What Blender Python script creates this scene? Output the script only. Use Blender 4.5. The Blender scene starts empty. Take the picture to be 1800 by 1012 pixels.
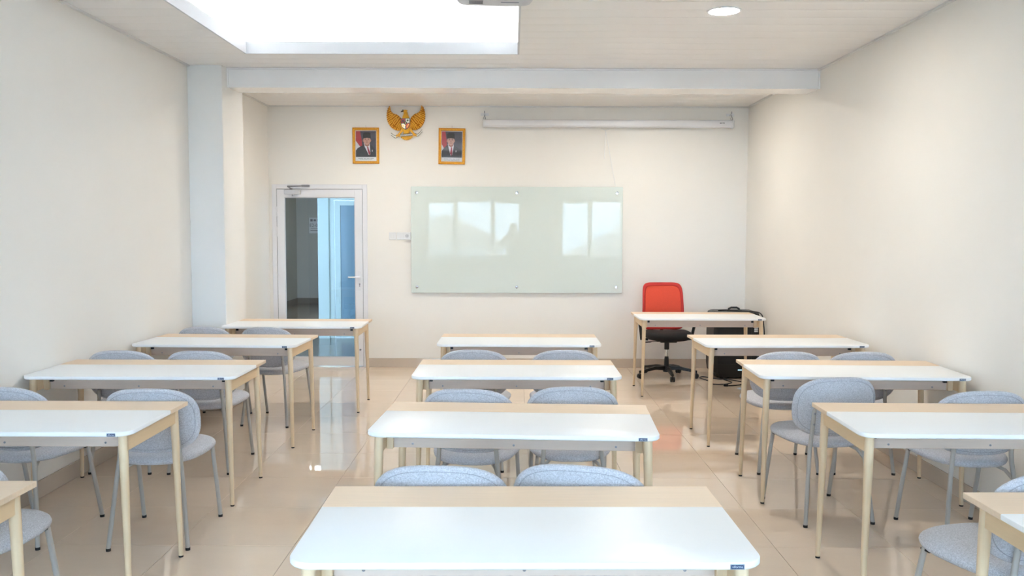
import bpy, math, random
from mathutils import Matrix, Vector

random.seed(7)
SC = bpy.context.scene
COL = SC.collection
PI = math.pi

# ------------------------------------------------------------------ camera
cam_d = bpy.data.cameras.new('camera')
cam = bpy.data.objects.new('camera', cam_d)
COL.objects.link(cam)
cam_d.sensor_width = 36.0
cam_d.lens = 1529.3 / 1800.0 * 36.0
cam_d.clip_start = 0.02
cam_d.clip_end = 300
RT = Vector((0.9999953, 0.0013750, 0.0027471))
DN = Vector((0.0028323, -0.0664214, -0.9977876))
FW = Vector((-0.0011895, 0.9977907, -0.0664250))
cam.matrix_world = Matrix(((RT.x, -DN.x, -FW.x, 0.0), (RT.y, -DN.y, -FW.y, 0.0),
                           (RT.z, -DN.z, -FW.z, 1.5755), (0, 0, 0, 1)))
SC.camera = cam

# ------------------------------------------------------------------ world, exposure
world = bpy.data.worlds.new('sky')
SC.world = world
world.use_nodes = True
_bg = world.node_tree.nodes['Background']
_bg.inputs['Color'].default_value = (0.52, 0.74, 1.0, 1)
_bg.inputs['Strength'].default_value = 12.0
SC.view_settings.view_transform = 'Standard'
SC.view_settings.look = 'None'
SC.view_settings.gamma = 1.0
SC.view_settings.use_curve_mapping = False
SC.view_settings.exposure = 1.28
LED_STRENGTH = 56.0
DOWN_STRENGTH = 114.0

# room measures
XL, XR, YB, YF, ZC = -2.778, 2.652, 9.93, -1.2, 2.9693

# window openings (x0, x1, z0, z1) in the wall behind the camera, portals guide the daylight
WINS = [(-2.03, -1.45, 0.98, 2.22), (-1.34, -0.54, 0.95, 2.25), (-0.44, 0.14, 0.98, 2.22),
        (1.19, 1.80, 0.98, 2.22), (1.90, 2.58, 0.95, 2.25)]
for (a, b, c, d) in WINS:
    ld = bpy.data.lights.new('window_portal', 'AREA')
    ld.shape = 'RECTANGLE'
    ld.size = b - a
    ld.size_y = d - c
    ld.cycles.is_portal = True
    lo = bpy.data.objects.new('window_portal', ld)
    COL.objects.link(lo)
    lo.location = ((a + b) / 2, YF - 0.16, (c + d) / 2)
    lo.rotation_euler = (PI / 2, 0, PI)      # shines towards +y


# ------------------------------------------------------------------ materials
def lin(c):
    return tuple(((v / 255) / 12.92 if v / 255 <= 0.04045 else ((v / 255 + 0.055) / 1.055) ** 2.4) for v in c)


def mat(name, rgb, rough=0.5, metal=0.0, spec=0.5, coat=0.0, noise=None, bump=None, alpha=None, emit=None, srgb=True):
    """noise = (scale xyz, amount, detail) tints the base colour; bump = (scale, strength, distance)"""
    m = bpy.data.materials.new(name)
    m.use_nodes = True
    nt = m.node_tree
    b = nt.nodes['Principled BSDF']
    c = lin(rgb) if srgb else rgb
    b.inputs['Base Color'].default_value = (*c, 1)
    b.inputs['Roughness'].default_value = rough
    b.inputs['Metallic'].default_value = metal
    b.inputs['Specular IOR Level'].default_value = spec
    b.inputs['Coat Weight'].default_value = coat
    if coat:
        b.inputs['Coat Roughness'].default_value = 0.05
    if emit:
        b.inputs['Emission Color'].default_value = (*emit[0], 1)
        b.inputs['Emission Strength'].default_value = emit[1]
    if noise or bump:
        tc = nt.nodes.new('ShaderNodeTexCoord')
    if noise:
        sc, amt, det = noise
        mp = nt.nodes.new('ShaderNodeMapping')
        mp.inputs['Scale'].default_value = sc
        nz = nt.nodes.new('ShaderNodeTexNoise')
        nz.inputs['Scale'].default_value = 1.0
        nz.inputs['Detail'].default_value = det
        nz.inputs['Roughness'].default_value = 0.6
        rp = nt.nodes.new('ShaderNodeValToRGB')
        rp.color_ramp.elements[0].position = 0.25
        rp.color_ramp.elements[1].position = 0.75
        rp.color_ramp.elements[0].color = (*[v * (1 - amt) for v in c], 1)
        rp.color_ramp.elements[1].color = (*[min(1, v * (1 + amt)) for v in c], 1)
        nt.links.new(tc.outputs['Object'], mp.inputs['Vector'])
        nt.links.new(mp.outputs['Vector'], nz.inputs['Vector'])
        nt.links.new(nz.outputs['Fac'], rp.inputs['Fac'])
        nt.links.new(rp.outputs['Color'], b.inputs['Base Color'])
    if bump:
        bs, st, di = bump
        n2 = nt.nodes.new('ShaderNodeTexNoise')
        n2.inputs['Scale'].default_value = bs
        n2.inputs['Detail'].default_value = 3
        bp = nt.nodes.new('ShaderNodeBump')
        bp.inputs['Strength'].default_value = st
        bp.inputs['Distance'].default_value = di
        nt.links.new(tc.outputs['Object'], n2.inputs['Vector'])
        nt.links.new(n2.outputs['Fac'], bp.inputs['Height'])
        nt.links.new(bp.outputs['Normal'], b.inputs['Normal'])
    return m


def thin_glass(name, tint, refl_ior=1.5, rough=0.0):
    m = bpy.data.materials.new(name)
    m.use_nodes = True
    nt = m.node_tree
    nt.nodes.remove(nt.nodes['Principled BSDF'])
    out = nt.nodes['Material Output']
    tr = nt.nodes.new('ShaderNodeBsdfTransparent')
    tr.inputs['Color'].default_value = (*tint, 1)
    gl = nt.nodes.new('ShaderNodeBsdfGlossy')
    gl.inputs['Roughness'].default_value = rough
    gl.inputs['Color'].default_value = (1, 1, 1, 1)
    fr = nt.nodes.new('ShaderNodeFresnel')
    fr.inputs['IOR'].default_value = refl_ior
    mx = nt.nodes.new('ShaderNodeMixShader')
    nt.links.new(fr.outputs['Fac'], mx.inputs['Fac'])
    nt.links.new(tr.outputs['BSDF'], mx.inputs[1])
    nt.links.new(gl.outputs['BSDF'], mx.inputs[2])
    nt.links.new(mx.outputs['Shader'], out.inputs['Surface'])
    return m


def emitter(name, col, strength, dots=None):
    m = bpy.data.materials.new(name)
    m.use_nodes = True
    nt = m.node_tree
    nt.nodes.remove(nt.nodes['Principled BSDF'])
    out = nt.nodes['Material Output']
    em = nt.nodes.new('ShaderNodeEmission')
    em.inputs['Color'].default_value = (*col, 1)
    em.inputs['Strength'].default_value = strength
    nt.links.new(em.outputs['Emission'], out.inputs['Surface'])
    return m


def fabric(name, rgb):
    m = mat(name, rgb, rough=0.95, spec=0.15)
    nt = m.node_tree
    b = nt.nodes['Principled BSDF']
    b.inputs['Sheen Weight'].default_value = 0.15
    tc = nt.nodes.new('ShaderNodeTexCoord')
    nz = nt.nodes.new('ShaderNodeTexNoise')
    nz.inputs['Scale'].default_value = 420
    nz.inputs['Detail'].default_value = 2
    n2 = nt.nodes.new('ShaderNodeTexNoise')
    n2.inputs['Scale'].default_value = 190
    n2.inputs['Detail'].default_value = 3
    mx = nt.nodes.new('ShaderNodeMath')
    mx.operation = 'ADD'
    sc = nt.nodes.new('ShaderNodeMath')
    sc.operation = 'MULTIPLY'
    sc.inputs[1].default_value = 0.5
    rp = nt.nodes.new('ShaderNodeValToRGB')
    c = lin(rgb)
    rp.color_ramp.elements[0].position = 0.36
    rp.color_ramp.elements[1].position = 0.64
    rp.color_ramp.elements[0].color = (*[v * 0.72 for v in c], 1)
    rp.color_ramp.elements[1].color = (*[min(1, v * 1.2) for v in c], 1)
    bp = nt.nodes.new('ShaderNodeBump')
    bp.inputs['Strength'].default_value = 0.5
    bp.inputs['Distance'].default_value = 0.002
    nt.links.new(tc.outputs['Object'], nz.inputs['Vector'])
    nt.links.new(tc.outputs['Object'], n2.inputs['Vector'])
    nt.links.new(nz.outputs['Fac'], mx.inputs[0])
    nt.links.new(n2.outputs['Fac'], mx.inputs[1])
    nt.links.new(mx.outputs[0], sc.inputs[0])
    nt.links.new(sc.outputs[0], rp.inputs['Fac'])
    nt.links.new(rp.outputs['Color'], b.inputs['Base Color'])
    nt.links.new(nz.outputs['Fac'], bp.inputs['Height'])
    nt.links.new(bp.outputs['Normal'], b.inputs['Normal'])
    return m


M = {}
M['wall'] = mat('wall_paint', (241, 237, 230), 0.6, spec=0.3, noise=((1.3, 1.3, 1.3), 0.012, 3), bump=(60, 0.05, 0.002))
M['column'] = mat('column_paint', (240, 238, 234), 0.55, spec=0.35, bump=(60, 0.05, 0.002))
M['ceil'] = mat('ceiling_pvc', (245, 241, 237), 0.28, spec=0.45, noise=((0.4, 30, 1), 0.012, 2))
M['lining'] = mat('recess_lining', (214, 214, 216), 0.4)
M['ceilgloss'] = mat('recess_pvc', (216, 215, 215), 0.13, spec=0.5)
M['beam'] = mat('beam_pvc', (247, 244, 242), 0.22, spec=0.5)
M['tile'] = mat('porcelain_tile', (232, 212, 190), 0.022, spec=0.9, noise=((2.2, 5, 2), 0.035, 5))
M['grout'] = mat('grout', (150, 136, 120), 0.8)
M['skirt'] = mat('skirting_tile', (203, 188, 172), 0.12, spec=0.5, noise=((3, 3, 3), 0.03, 4))
M['trim'] = mat('white_trim', (226, 224, 220), 0.35)
M['wood'] = mat('beech_laminate', (235, 210, 182), 0.42, spec=0.4, noise=((3.5, 110, 60), 0.055, 4))
M['apron'] = mat('greyer_apron_wood', (208, 188, 172), 0.45, spec=0.4, noise=((3.5, 110, 60), 0.05, 4))  # front apron only, a greyer tone than the beech side aprons
M['woody'] = mat('beech_side_grain', (229, 201, 162), 0.45, spec=0.4, noise=((90, 4, 60), 0.05, 4))
M['woodleg'] = mat('beech_leg', (228, 203, 168), 0.4, spec=0.4, noise=((80, 80, 3.0), 0.05, 4))
M['lam'] = mat('white_laminate', (247, 247, 246), 0.33, spec=0.45)
M['seam'] = mat('top_joint', (170, 150, 130), 0.7)
M['black'] = mat('black_plastic', (16, 16, 17), 0.42)
M['steel'] = mat('screw_steel', (150, 150, 155), 0.3, metal=1.0)
M['chrome'] = mat('chrome', (215, 217, 222), 0.12, metal=1.0)
M['tag'] = mat('name_plate_navy', (44, 66, 98), 0.4)
M['tagtext'] = mat('name_plate_lettering', (225, 232, 240), 0.5)
M['fabric'] = fabric('grey_tweed_fabric', (196, 195, 199))
M['piping'] = fabric('grey_piping_fabric', (172, 171, 176))
M['powder'] = mat('grey_powder_coat', (176, 171, 164), 0.38, spec=0.5)
M['cap'] = mat('black_rubber', (20, 20, 22), 0.6)
M['white'] = mat('white_metal', (233, 232, 234), 0.32, spec=0.5)
M['plastic'] = mat('white_plastic', (230, 230, 230), 0.3)
M['greyplastic'] = mat('grey_plastic', (205, 205, 208), 0.35)
M['tint'] = thin_glass('tinted_door_glass', (0.22, 0.25, 0.27), 1.5)
M['winglass'] = thin_glass('window_glass', (0.93, 0.96, 0.96), 1.45)
M['picglass'] = thin_glass('picture_glass', (0.97, 0.98, 0.98), 1.42)
M['board'] = mat('white_glass_board', (218, 227, 222), 0.012, spec=0.16)
M['boardedge'] = mat('glass_edge_green', (150, 180, 172), 0.1)
M['gold'] = mat('gold_paint', (246, 188, 66), 0.3, metal=0.25, spec=0.6, noise=((60, 60, 60), 0.10, 3))
M['golddark'] = mat('shaded_gold_paint', (196, 122, 22), 0.35, metal=0.25)  # darker gold for the wing base, shade between feathers put into the colour
M['gold2'] = mat('antique_gold_frame', (224, 160, 54), 0.35, metal=0.4, noise=((90, 90, 90), 0.22, 3))
M['goldlight'] = mat('bright_gold', (245, 196, 84), 0.3, metal=0.4)
M['led'] = emitter('led_strip_glow', (0.94, 0.985, 1.0), LED_STRENGTH)
M['lamp'] = emitter('downlight_glow', (1.0, 0.945, 0.86), DOWN_STRENGTH)
M['hall'] = emitter('hall_fill_glow', (1.0, 0.95, 0.86), 28.0)  # glow of the lamp added to lift the hall
M['corr'] = mat('corridor_grey_wall', (196, 194, 188), 0.7)
M['corrfloor'] = mat('corridor_floor', (120, 110, 100), 0.2)
M['blueframe'] = mat('pale_blue_paint', (206, 213, 203), 0.4)
M['blueglass'] = mat('dark_blue_glass', (118, 142, 154), 0.12, spec=0.4)
M['paper'] = mat('photo_paper_white', (240, 238, 240), 0.5)
M['p_bg'] = mat('print_dark_backdrop', (84, 80, 92), 0.5, noise=((9, 9, 9), 0.2, 3))
M['p_red'] = mat('print_red', (190, 62, 70), 0.5)
M['p_skin'] = mat('print_skin', (214, 166, 148), 0.5)
M['p_skin2'] = mat('print_skin_shade', (176, 122, 108), 0.5)
M['p_black'] = mat('print_black', (38, 34, 36), 0.5)
M['p_suit'] = mat('print_suit', (66, 66, 70), 0.5, noise=((40, 12, 12), 0.16, 3))
M['p_white'] = mat('print_white', (236, 232, 236), 0.5)
M['p_tie'] = mat('print_tie', (164, 52, 72), 0.5)
M['ink'] = mat('print_ink', (120, 118, 122), 0.6)
M['e_red'] = mat('emblem_red', (140, 22, 30), 0.4)
M['e_red2'] = mat('emblem_bright_red', (196, 40, 34), 0.4)
M['e_white'] = mat('emblem_white', (240, 238, 228), 0.4)
M['e_black'] = mat('emblem_black', (28, 22, 20), 0.4)
M['e_green'] = mat('emblem_green', (52, 96, 56), 0.5)
M['redmesh'] = mat('red_mesh', (222, 74, 48), 0.7, noise=((260, 260, 260), 0.12, 2))
M['redrim'] = mat('red_rim_fabric', (196, 44, 40), 0.65, noise=((200, 200, 200), 0.1, 2))
M['blackfab'] = mat('black_fabric', (24, 23, 24), 0.85, bump=(300, 0.4, 0.002))
M['spkgrille'] = mat('speaker_grille', (17, 18, 21), 0.55, bump=(500, 0.6, 0.002))
M['blueled'] = emitter('display_blue', (0.45, 0.75, 1.0), 0.7)
M['outwall'] = mat('render_wall_outside', (232, 230, 226), 0.8)
M['outroof'] = mat('roof_tiles_outside', (196, 178, 166), 0.8)
M['outground'] = mat('ground_outside', (176, 176, 170), 0.9)
M['outleaf'] = mat('foliage_outside', (60, 84, 44), 0.8)


# ------------------------------------------------------------------ mesh builder
class MB:
    def __init__(s):
        s.v, s.f = [], []

    def add(s, vs, fs):
        o = len(s.v)
        s.v += [tuple(p) for p in vs]
        s.f += [tuple(i + o for i in f) for f in fs]
        return s

    def box(s, x0, x1, y0, y1, z0, z1, c=0.0):
        """axis aligned box, c = chamfer on all edges"""
        if x1 < x0: x0, x1 = x1, x0
        if y1 < y0: y0, y1 = y1, y0
        if z1 < z0: z0, z1 = z1, z0
        if c <= 0:
            vs = [(x, y, z) for z in (z0, z1) for y in (y0, y1) for x in (x0, x1)]
            return s.add(vs, [(0, 2, 3, 1), (4, 5, 7, 6), (0, 1, 5, 4), (2, 6, 7, 3), (0, 4, 6, 2), (1, 3, 7, 5)])

        def ring(d, z):
            return [(x0 + d, y0 + c, z), (x0 + c, y0 + d, z), (x1 - c, y0 + d, z), (x1 - d, y0 + c, z),
                    (x1 - d, y1 - c, z), (x1 - c, y1 - d, z), (x0 + c, y1 - d, z), (x0 + d, y1 - c, z)]
        e = c * 0.999
        return s.loft([ring(e, z0), ring(0, z0 + c), ring(0, z1 - c), ring(e, z1)])

    def loft(s, rings, caps=True, closed=True):
        n = len(rings[0])
        vs = [p for r in rings for p in r]
        fs = []
        for k in range(len(rings) - 1):
            for i in range(n if closed else n - 1):
                j = (i + 1) % n
                fs.append((k * n + i, k * n + j, (k + 1) * n + j, (k + 1) * n + i))
        if caps:
            fs.append(tuple(reversed(range(n))))
            fs.append(tuple((len(rings) - 1) * n + i for i in range(n)))
        return s.add(vs, fs)

    def tube(s, pts, rad, n=10, closed=False):
        pts = [Vector(p) for p in pts]
        rads = rad if isinstance(rad, (list, tuple)) else [rad] * len(pts)
        rings = []
        up = None
        m = len(pts)
        for i, p in enumerate(pts):
            if closed:
                t = pts[(i + 1) % m] - pts[i - 1]
            else:
                t = pts[min(i + 1, m - 1)] - pts[max(i - 1, 0)]
            t.normalize()
            if up is None:
                a = Vector((0, 0, 1)) if abs(t.z) < 0.9 else Vector((1, 0, 0))
                up = (a - t * a.dot(t)).normalized()
            else:
                up = (up - t * up.dot(t)).normalized()
            w = t.cross(up)
            rings.append([p + (up * math.cos(2 * PI * k / n) + w * math.sin(2 * PI * k / n)) * rads[i] for k in range(n)])
        if closed:
            rings.append(rings[0])
            return s.loft(rings, caps=False)
        return s.loft(rings)

    def cyl(s, p0, p1, r, n=14):
        return s.tube([p0, p1], r, n)

    def lathe(s, prof, n=24, c=(0, 0, 0), axis='z'):
        rings = []
        for r, h in prof:
            ring = []
            for k in range(n):
                a = 2 * PI * k / n
                x, y = r * math.cos(a), r * math.sin(a)
                if axis == 'z':
                    q = (c[0] + x, c[1] + y, c[2] + h)
                elif axis == 'y':
                    q = (c[0] + x, c[1] + h, c[2] + y)
                else:
                    q = (c[0] + h, c[1] + x, c[2] + y)
                ring.append(q)
            rings.append(ring)
        return s.loft(rings)

    def prism(s, poly, y0, y1, plane='xz', bev=0.0):
        """polygon in a plane, extruded along the third axis"""
        def P(a, b, h):
            return (a, h, b) if plane == 'xz' else ((a, b, h) if plane == 'xy' else (h, a, b))
        n = len(poly)
        r0 = [P(a, b, y0) for a, b in poly]
        r1 = [P(a, b, y1) for a, b in poly]
        vs = r0 + r1
        fs = [tuple(range(n)), tuple(reversed(range(n, 2 * n)))]
        for i in range(n):
            j = (i + 1) % n
            fs.append((j, i, n + i, n + j))
        return s.add(vs, fs)

    def ellipsoid(s, c, r, nu=14, nv=9):
        rings = []
        for j in range(nv):
            t = -PI / 2 + PI * (j + 0.02) / (nv - 1 + 0.04)
            rings.append([(c[0] + r[0] * math.cos(t) * math.cos(2 * PI * i / nu),
                           c[1] + r[1] * math.cos(t) * math.sin(2 * PI * i / nu),
                           c[2] + r[2] * math.sin(t)) for i in range(nu)])
        return s.loft(rings)

    def mesh(s, name, m, smooth=None):
        me = bpy.data.meshes.new(name)
        me.from_pydata(s.v, [], s.f)
        import bmesh
        bm = bmesh.new()
        bm.from_mesh(me)
        bmesh.ops.recalc_face_normals(bm, faces=bm.faces)
        bm.to_mesh(me)
        bm.free()
        if smooth is not None:
            me.shade_smooth()
            me.set_sharp_from_angle(angle=math.radians(smooth))
        me.materials.append(M[m] if isinstance(m, str) else m)
        return me

    def build(s, name, m, parent=None, smooth=None, loc=None):
        o = bpy.data.objects.new(name, s.mesh(name, m, smooth))
        COL.objects.link(o)
        if parent is not None:
            o.parent = parent
        if loc is not None:
            o.location = loc
        return o


def tag(o, label=None, cat=None, group=None, kind=None):
    if label: o['label'] = label
    if cat: o['category'] = cat
    if group: o['group'] = group
    if kind: o['kind'] = kind
    return o


def empty(name, loc=(0, 0, 0), rz=0.0):
    o = bpy.data.objects.new(name, None)
    COL.objects.link(o)
    o.empty_display_size = 0.1
    o.location = loc
    o.rotation_euler = (0, 0, rz)
    return o


def copy_tree(o, parent=None):
    c = o.copy()
    COL.objects.link(c)
    c.parent = parent
    for ch in list(o.children):
        copy_tree(ch, c)
    return c


def text_mesh(name, s, size, m, parent=None, loc=(0, 0, 0), rot=(PI / 2, 0, 0), ext=0.0004, align='CENTER'):
    cu = bpy.data.curves.new(name, 'FONT')
    cu.body = s
    cu.size = size
    cu.extrude = ext
    cu.resolution_u = 2
    cu.align_x = align
    cu.align_y = 'CENTER'
    t = bpy.data.objects.new(name, cu)
    COL.objects.link(t)
    bpy.context.view_layer.update()
    dg = bpy.context.evaluated_depsgraph_get()
    me = bpy.data.meshes.new_from_object(t.evaluated_get(dg))
    bpy.data.objects.remove(t)
    bpy.data.curves.remove(cu)
    me.materials.clear()
    me.materials.append(M[m])
    o = bpy.data.objects.new(name, me)
    COL.objects.link(o)
    o.location = loc
    o.rotation_euler = rot
    if parent is not None:
        o.parent = parent
    return o


def wall_grid(u0, u1, z0, z1, holes, fn):
    """cells of a rectangle with rectangular holes, fn(ua, ub, za, zb) adds one block"""
    us = sorted({u0, u1, *[h[0] for h in holes], *[h[1] for h in holes]})
    zs = sorted({z0, z1, *[h[2] for h in holes], *[h[3] for h in holes]})
    for i in range(len(us) - 1):
        run = None
        for j in range(len(zs) - 1):
            cu, cz = (us[i] + us[i + 1]) / 2, (zs[j] + zs[j + 1]) / 2
            if any(h[0] < cu < h[1] and h[2] < cz < h[3] for h in holes):
                if run is not None:
                    fn(us[i], us[i + 1], run, zs[j])
                    run = None
            elif run is None:
                run = zs[j]
        if run is not None:
            fn(us[i], us[i + 1], run, zs[-1])


# ------------------------------------------------------------------ room shell
DOOR = (-2.742, -1.660, 0.0, 2.086)     # hole for the door frame in the back wall

b = MB()
b.box(XL - 0.12, XL, YF - 0.15, YB + 0.15, -0.05, 3.35)
tag(b.build('wall_left', 'wall'), 'plain off-white side wall behind the desks by the square column', 'wall', kind='structure')
b = MB()
b.box(XR, XR + 0.12, YF - 0.15, YB + 0.15, -0.05, 3.35)
tag(b.build('wall_right', 'wall'), 'plain off-white side wall beside the black loudspeaker', 'wall', kind='structure')
b = MB()
wall_grid(XL, XR, -0.05, 3.35, [(DOOR[0], DOOR[1], -0.05, DOOR[3])], lambda a, c, d, e: b.box(a, c, YB, YB + 0.15, d, e))
tag(b.build('wall_back', 'wall'), 'off-white end wall carrying the glass board and emblem', 'wall', kind='structure')
b = MB()
wall_grid(XL, XR, -0.05, 3.35, [(w[0] - 0.04, w[1] + 0.04, w[2] - 0.04, w[3] + 0.04) for w in WINS],
          lambda a, c, d, e: b.box(a, c, YF - 0.15, YF, d, e))
tag(b.build('wall_front', 'wall'), 'window wall mirrored in the glass board', 'wall', kind='structure')

# floor: grout bed with single porcelain tiles
b = MB()
b.box(XL, XR, YF, YB, -0.05, -0.0025)
floor = tag(b.build('floor', 'grout'), 'glossy beige porcelain tiled floor', 'floor', kind='structure')
TX = [0.11 + 0.6 * k for k in range(-6, 7)]
TY = [4.85 + 0.6 * k for k in range(-12, 11)]
tile_cache = {}
for i in range(len(TX) - 1):
    for j in range(len(TY) - 1):
        a0, a1 = max(TX[i], XL), min(TX[i + 1], XR)
        b0, b1 = max(TY[j], YF), min(TY[j + 1], YB)
        if a1 - a0 < 0.02 or b1 - b0 < 0.02:
            continue
        key = (round(a1 - a0, 3), round(b1 - b0, 3))
        if key not in tile_cache:
            g = 0.0011
            w, d = key
            q = MB()
            r0 = [(-w / 2 + g, -d / 2 + g, -0.006), (w / 2 - g, -d / 2 + g, -0.006), (w / 2 - g, d / 2 - g, -0.006), (-w / 2 + g, d / 2 - g, -0.006)]
            r1 = [(x, y, -0.0007) for x, y, z in r0]
            r2 = [(x * (1 - 0.0022), y * (1 - 0.0022), 0.0) for x, y, z in r0]
            q.loft([r0, r1, r2])
            tile_cache[key] = q.mesh('floor_tile', 'tile')
        o = bpy.data.objects.new('floor_tile', tile_cache[key])
        COL.objects.link(o)
        o.location = ((a0 + a1) / 2, (b0 + b1) / 2, 0)
        o.parent = floor

# ceiling: slab with an opening for the light recess, single pvc panels below
CV = (-2.135, 0.045, 3.35, 7.02)        # opening x0 x1 y0 y1
b = MB()
for (a, c, d, e) in ((XL, CV[0] - 0.3, YF, YB), (CV[1] + 0.3, XR, YF, YB), (CV[0] - 0.3, CV[1] + 0.3, YF, CV[2] - 0.3), (CV[0] - 0.3, CV[1] + 0.3, CV[3] + 0.3, YB)):
    b.box(a, c, d, e, ZC + 0.03, ZC + 0.09)
ceiling = tag(b.build('ceiling', 'ceil'), 'white panelled ceiling with a large lit recess', 'ceiling', kind='structure')
PW = 0.2
panel_cache = {}


def ceiling_panel(x0, x1, y0, y1):
    key = (round(x1 - x0, 3), round(y1 - y0, 3))
    if key not in panel_cache:
        w, d = key
        q = MB()
        n = 8
        sec = []
        for k in range(n + 1):
            t = k / n
            y = -d / 2 + 0.0012 + (d - 0.0024) * t
            sag = 0.0011 * (1 - (2 * t - 1) ** 2) - (0.0022 if k in (0, n) else 0)
            sec.append((y, -sag))
        sec += [(d / 2 - 0.0012, 0.012), (-d / 2 + 0.0012, 0.012)]
        q.loft([[(-w / 2, y, z) for y, z in sec], [(w / 2, y, z) for y, z in sec]])
        panel_cache[key] = q.mesh('ceiling_panel', 'ceil', smooth=20)
    o = bpy.data.objects.new('ceiling_panel', panel_cache[key])
    COL.objects.link(o)
    o.location = ((x0 + x1) / 2, (y0 + y1) / 2, ZC)
    o.parent = ceiling


yy = YF
ends = sorted({CV[2], CV[3]} | {round(CV[3] + PW * k, 4) for k in range(-60, 20)})
ends = [YF] + [e for e in ends if YF + 0.01 < e < YB - 0.01] + [YB]
for k in range(len(ends) - 1):
    y0, y1 = ends[k], ends[k + 1]
    if CV[2] - 1e-4 <= y0 and y1 <= CV[3] + 1e-4:
        ceiling_panel(XL, CV[0], y0, y1)
        ceiling_panel(CV[1], XR, y0, y1)
    else:
        ceiling_panel(XL, XR, y0, y1)

# square column and the beam
b = MB()
b.box(XL, -2.483, 7.50, 8.06, 0.0, ZC, 0.003)
tag(b.build('column', 'column'), 'square off-white column standing against the left side wall', 'column', kind='structure')
b = MB()
b.box(-2.483, XR, 7.64, 7.96, 2.806, ZC + 0.01)
beam = tag(b.build('beam', 'beam'), 'white clad beam crossing under the ceiling', 'beam', kind='structure')
b = MB()
b.box(-2.483, XR, 7.628, 7.64, 2.800, 2.822)
b.box(-2.483, XR, 7.628, 7.64, ZC - 0.014, ZC)
b.box(-2.483, -2.470, 7.630, 7.64, 2.822, ZC - 0.014)
b.box(XR - 0.013, XR, 7.630, 7.64, 2.822, ZC - 0.014)
b.build('beam_edge_trim', 'beam', beam)

# skirting and cornice trims
b = MB(); b.box(XL, XL + 0.011, YF, 7.5, 0, 0.104, 0.002)
tag(b.build('baseboard_left', 'skirt'), 'beige tile skirting along the left side wall', 'baseboard', kind='structure')
b = MB(); b.box(XR - 0.011, XR, YF, YB, 0, 0.104, 0.002)
tag(b.build('baseboard_right', 'skirt'), 'beige tile skirting along the right side wall', 'baseboard', kind='structure')
b = MB(); b.box(DOOR[1], XR - 0.011, YB - 0.011, YB, 0, 0.104, 0.002)
tag(b.build('baseboard_back', 'skirt'), 'beige tile skirting under the glass board', 'baseboard', kind='structure')
b = MB()
b.box(XL + 0.011, -2.472, 7.489, 7.5, 0, 0.104, 0.002)
b.box(-2.483, -2.472, 7.5, 8.071, 0, 0.104, 0.002)
b.box(XL, -2.472, 8.06, 8.071, 0, 0.104, 0.002)
b.box(XL, XL + 0.011, 8.071, YB, 0, 0.104, 0.002)
tag(b.build('baseboard_column', 'skirt'), 'beige tile skirting around the square column', 'baseboard', kind='structure')
for k, (x0, x1, y0, y1, w) in enumerate(((XL, XL + 0.024, YF, 7.5, 'left wall ahead of the column'), (XR - 0.024, XR, YF, 7.64, 'right wall ahead of the beam'),
                                         (XL, XL + 0.022, 8.06, YB, 'left wall behind the column'), (XR - 0.022, XR, 7.96, YB, 'right wall behind the beam'),
                                         (XL + 0.022, XR - 0.022, YB - 0.022, YB, 'end wall above the emblem'))):
    b = MB()
    b.box(x0, x1, y0, y1, ZC - 0.014, ZC - 0.0012)
    tag(b.build('trim_%d' % (k + 1), 'trim'), 'thin white cornice strip along the ' + w, 'trim', kind='structure')

# windows behind the camera (seen mirrored in the glass board)
for k, (a, c, d, e) in enumerate(WINS):
    w = empty('window_%d' % (k + 1), ((a + c) / 2, YF - 0.1, d - 0.04))
    tag(w, ['narrow window at the left end of the window wall', 'wide window left of the photographer', 'narrow window right of the wide one',
            'narrow window near the right side wall', 'wide window in the right corner'][k], 'window', kind='structure')
    hw, hh = (c - a) / 2, e - d
    b = MB()
    b.box(-hw - 0.04, -hw, -0.04, 0.06, 0, hh + 0.08)
    b.box(hw, hw + 0.04, -0.04, 0.06, 0, hh + 0.08)
    b.box(-hw, hw, -0.04, 0.06, 0, 0.04)
    b.box(-hw, hw, -0.04, 0.06, hh + 0.04, hh + 0.08)
    b.build('window_frame', 'white', w)
    b = MB()
    b.add([(-hw, 0, 0.04), (hw, 0, 0.04), (hw, 0, hh + 0.04), (-hw, 0, hh + 0.04)], [(0, 1, 2, 3)])
    b.build('pane', 'winglass', w)


# ------------------------------------------------------------------ glazed door, far left of the end wall
door = empty('door_1', ((DOOR[0] + DOOR[1]) / 2, YB, 0))
tag(door, 'white metal framed door with tinted glass in the left corner', 'door', kind='structure')
hw = (DOOR[1] - DOOR[0]) / 2
HT = DOOR[3]
b = MB()
for sx in (-1, 1):
    b.box(sx * hw, sx * (hw - 0.052), -0.012, 0.10, 0, HT, 0.003)
    b.box(sx * (hw - 0.052), sx * (hw - 0.064), 0.035, 0.10, 0, HT - 0.05)
b.box(-hw + 0.052, hw - 0.052, -0.012, 0.10, HT - 0.052, HT, 0.003)
b.build('door_frame', 'white', door)
lx0, lx1, lz0, lz1 = -hw + 0.056, hw - 0.056, 0.012, HT - 0.056
gx0, gx1, gz0, gz1 = lx0 + 0.082, lx1 - 0.085, 0.112, HT - 0.146
leaf = MB()
leaf.box(lx0, gx0, -0.008, 0.032, lz0, lz1, 0.002)
leaf.box(gx1, lx1, -0.008, 0.032, lz0, lz1, 0.002)
leaf.box(gx0, gx1, -0.008, 0.032, lz0, gz0, 0.002)
leaf.box(gx0, gx1, -0.008, 0.032, gz1, lz1, 0.002)
lo = leaf.build('door_leaf', 'white', door)
b = MB()
for (a, c, d, e) in ((gx0, gx0 + 0.008, gz0, gz1), (gx1 - 0.008, gx1, gz0, gz1), (gx0, gx1, gz0, gz0 + 0.008), (gx0, gx1, gz1 - 0.008, gz1)):
    b.box(a, c, 0.002, 0.022, d, e)
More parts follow.
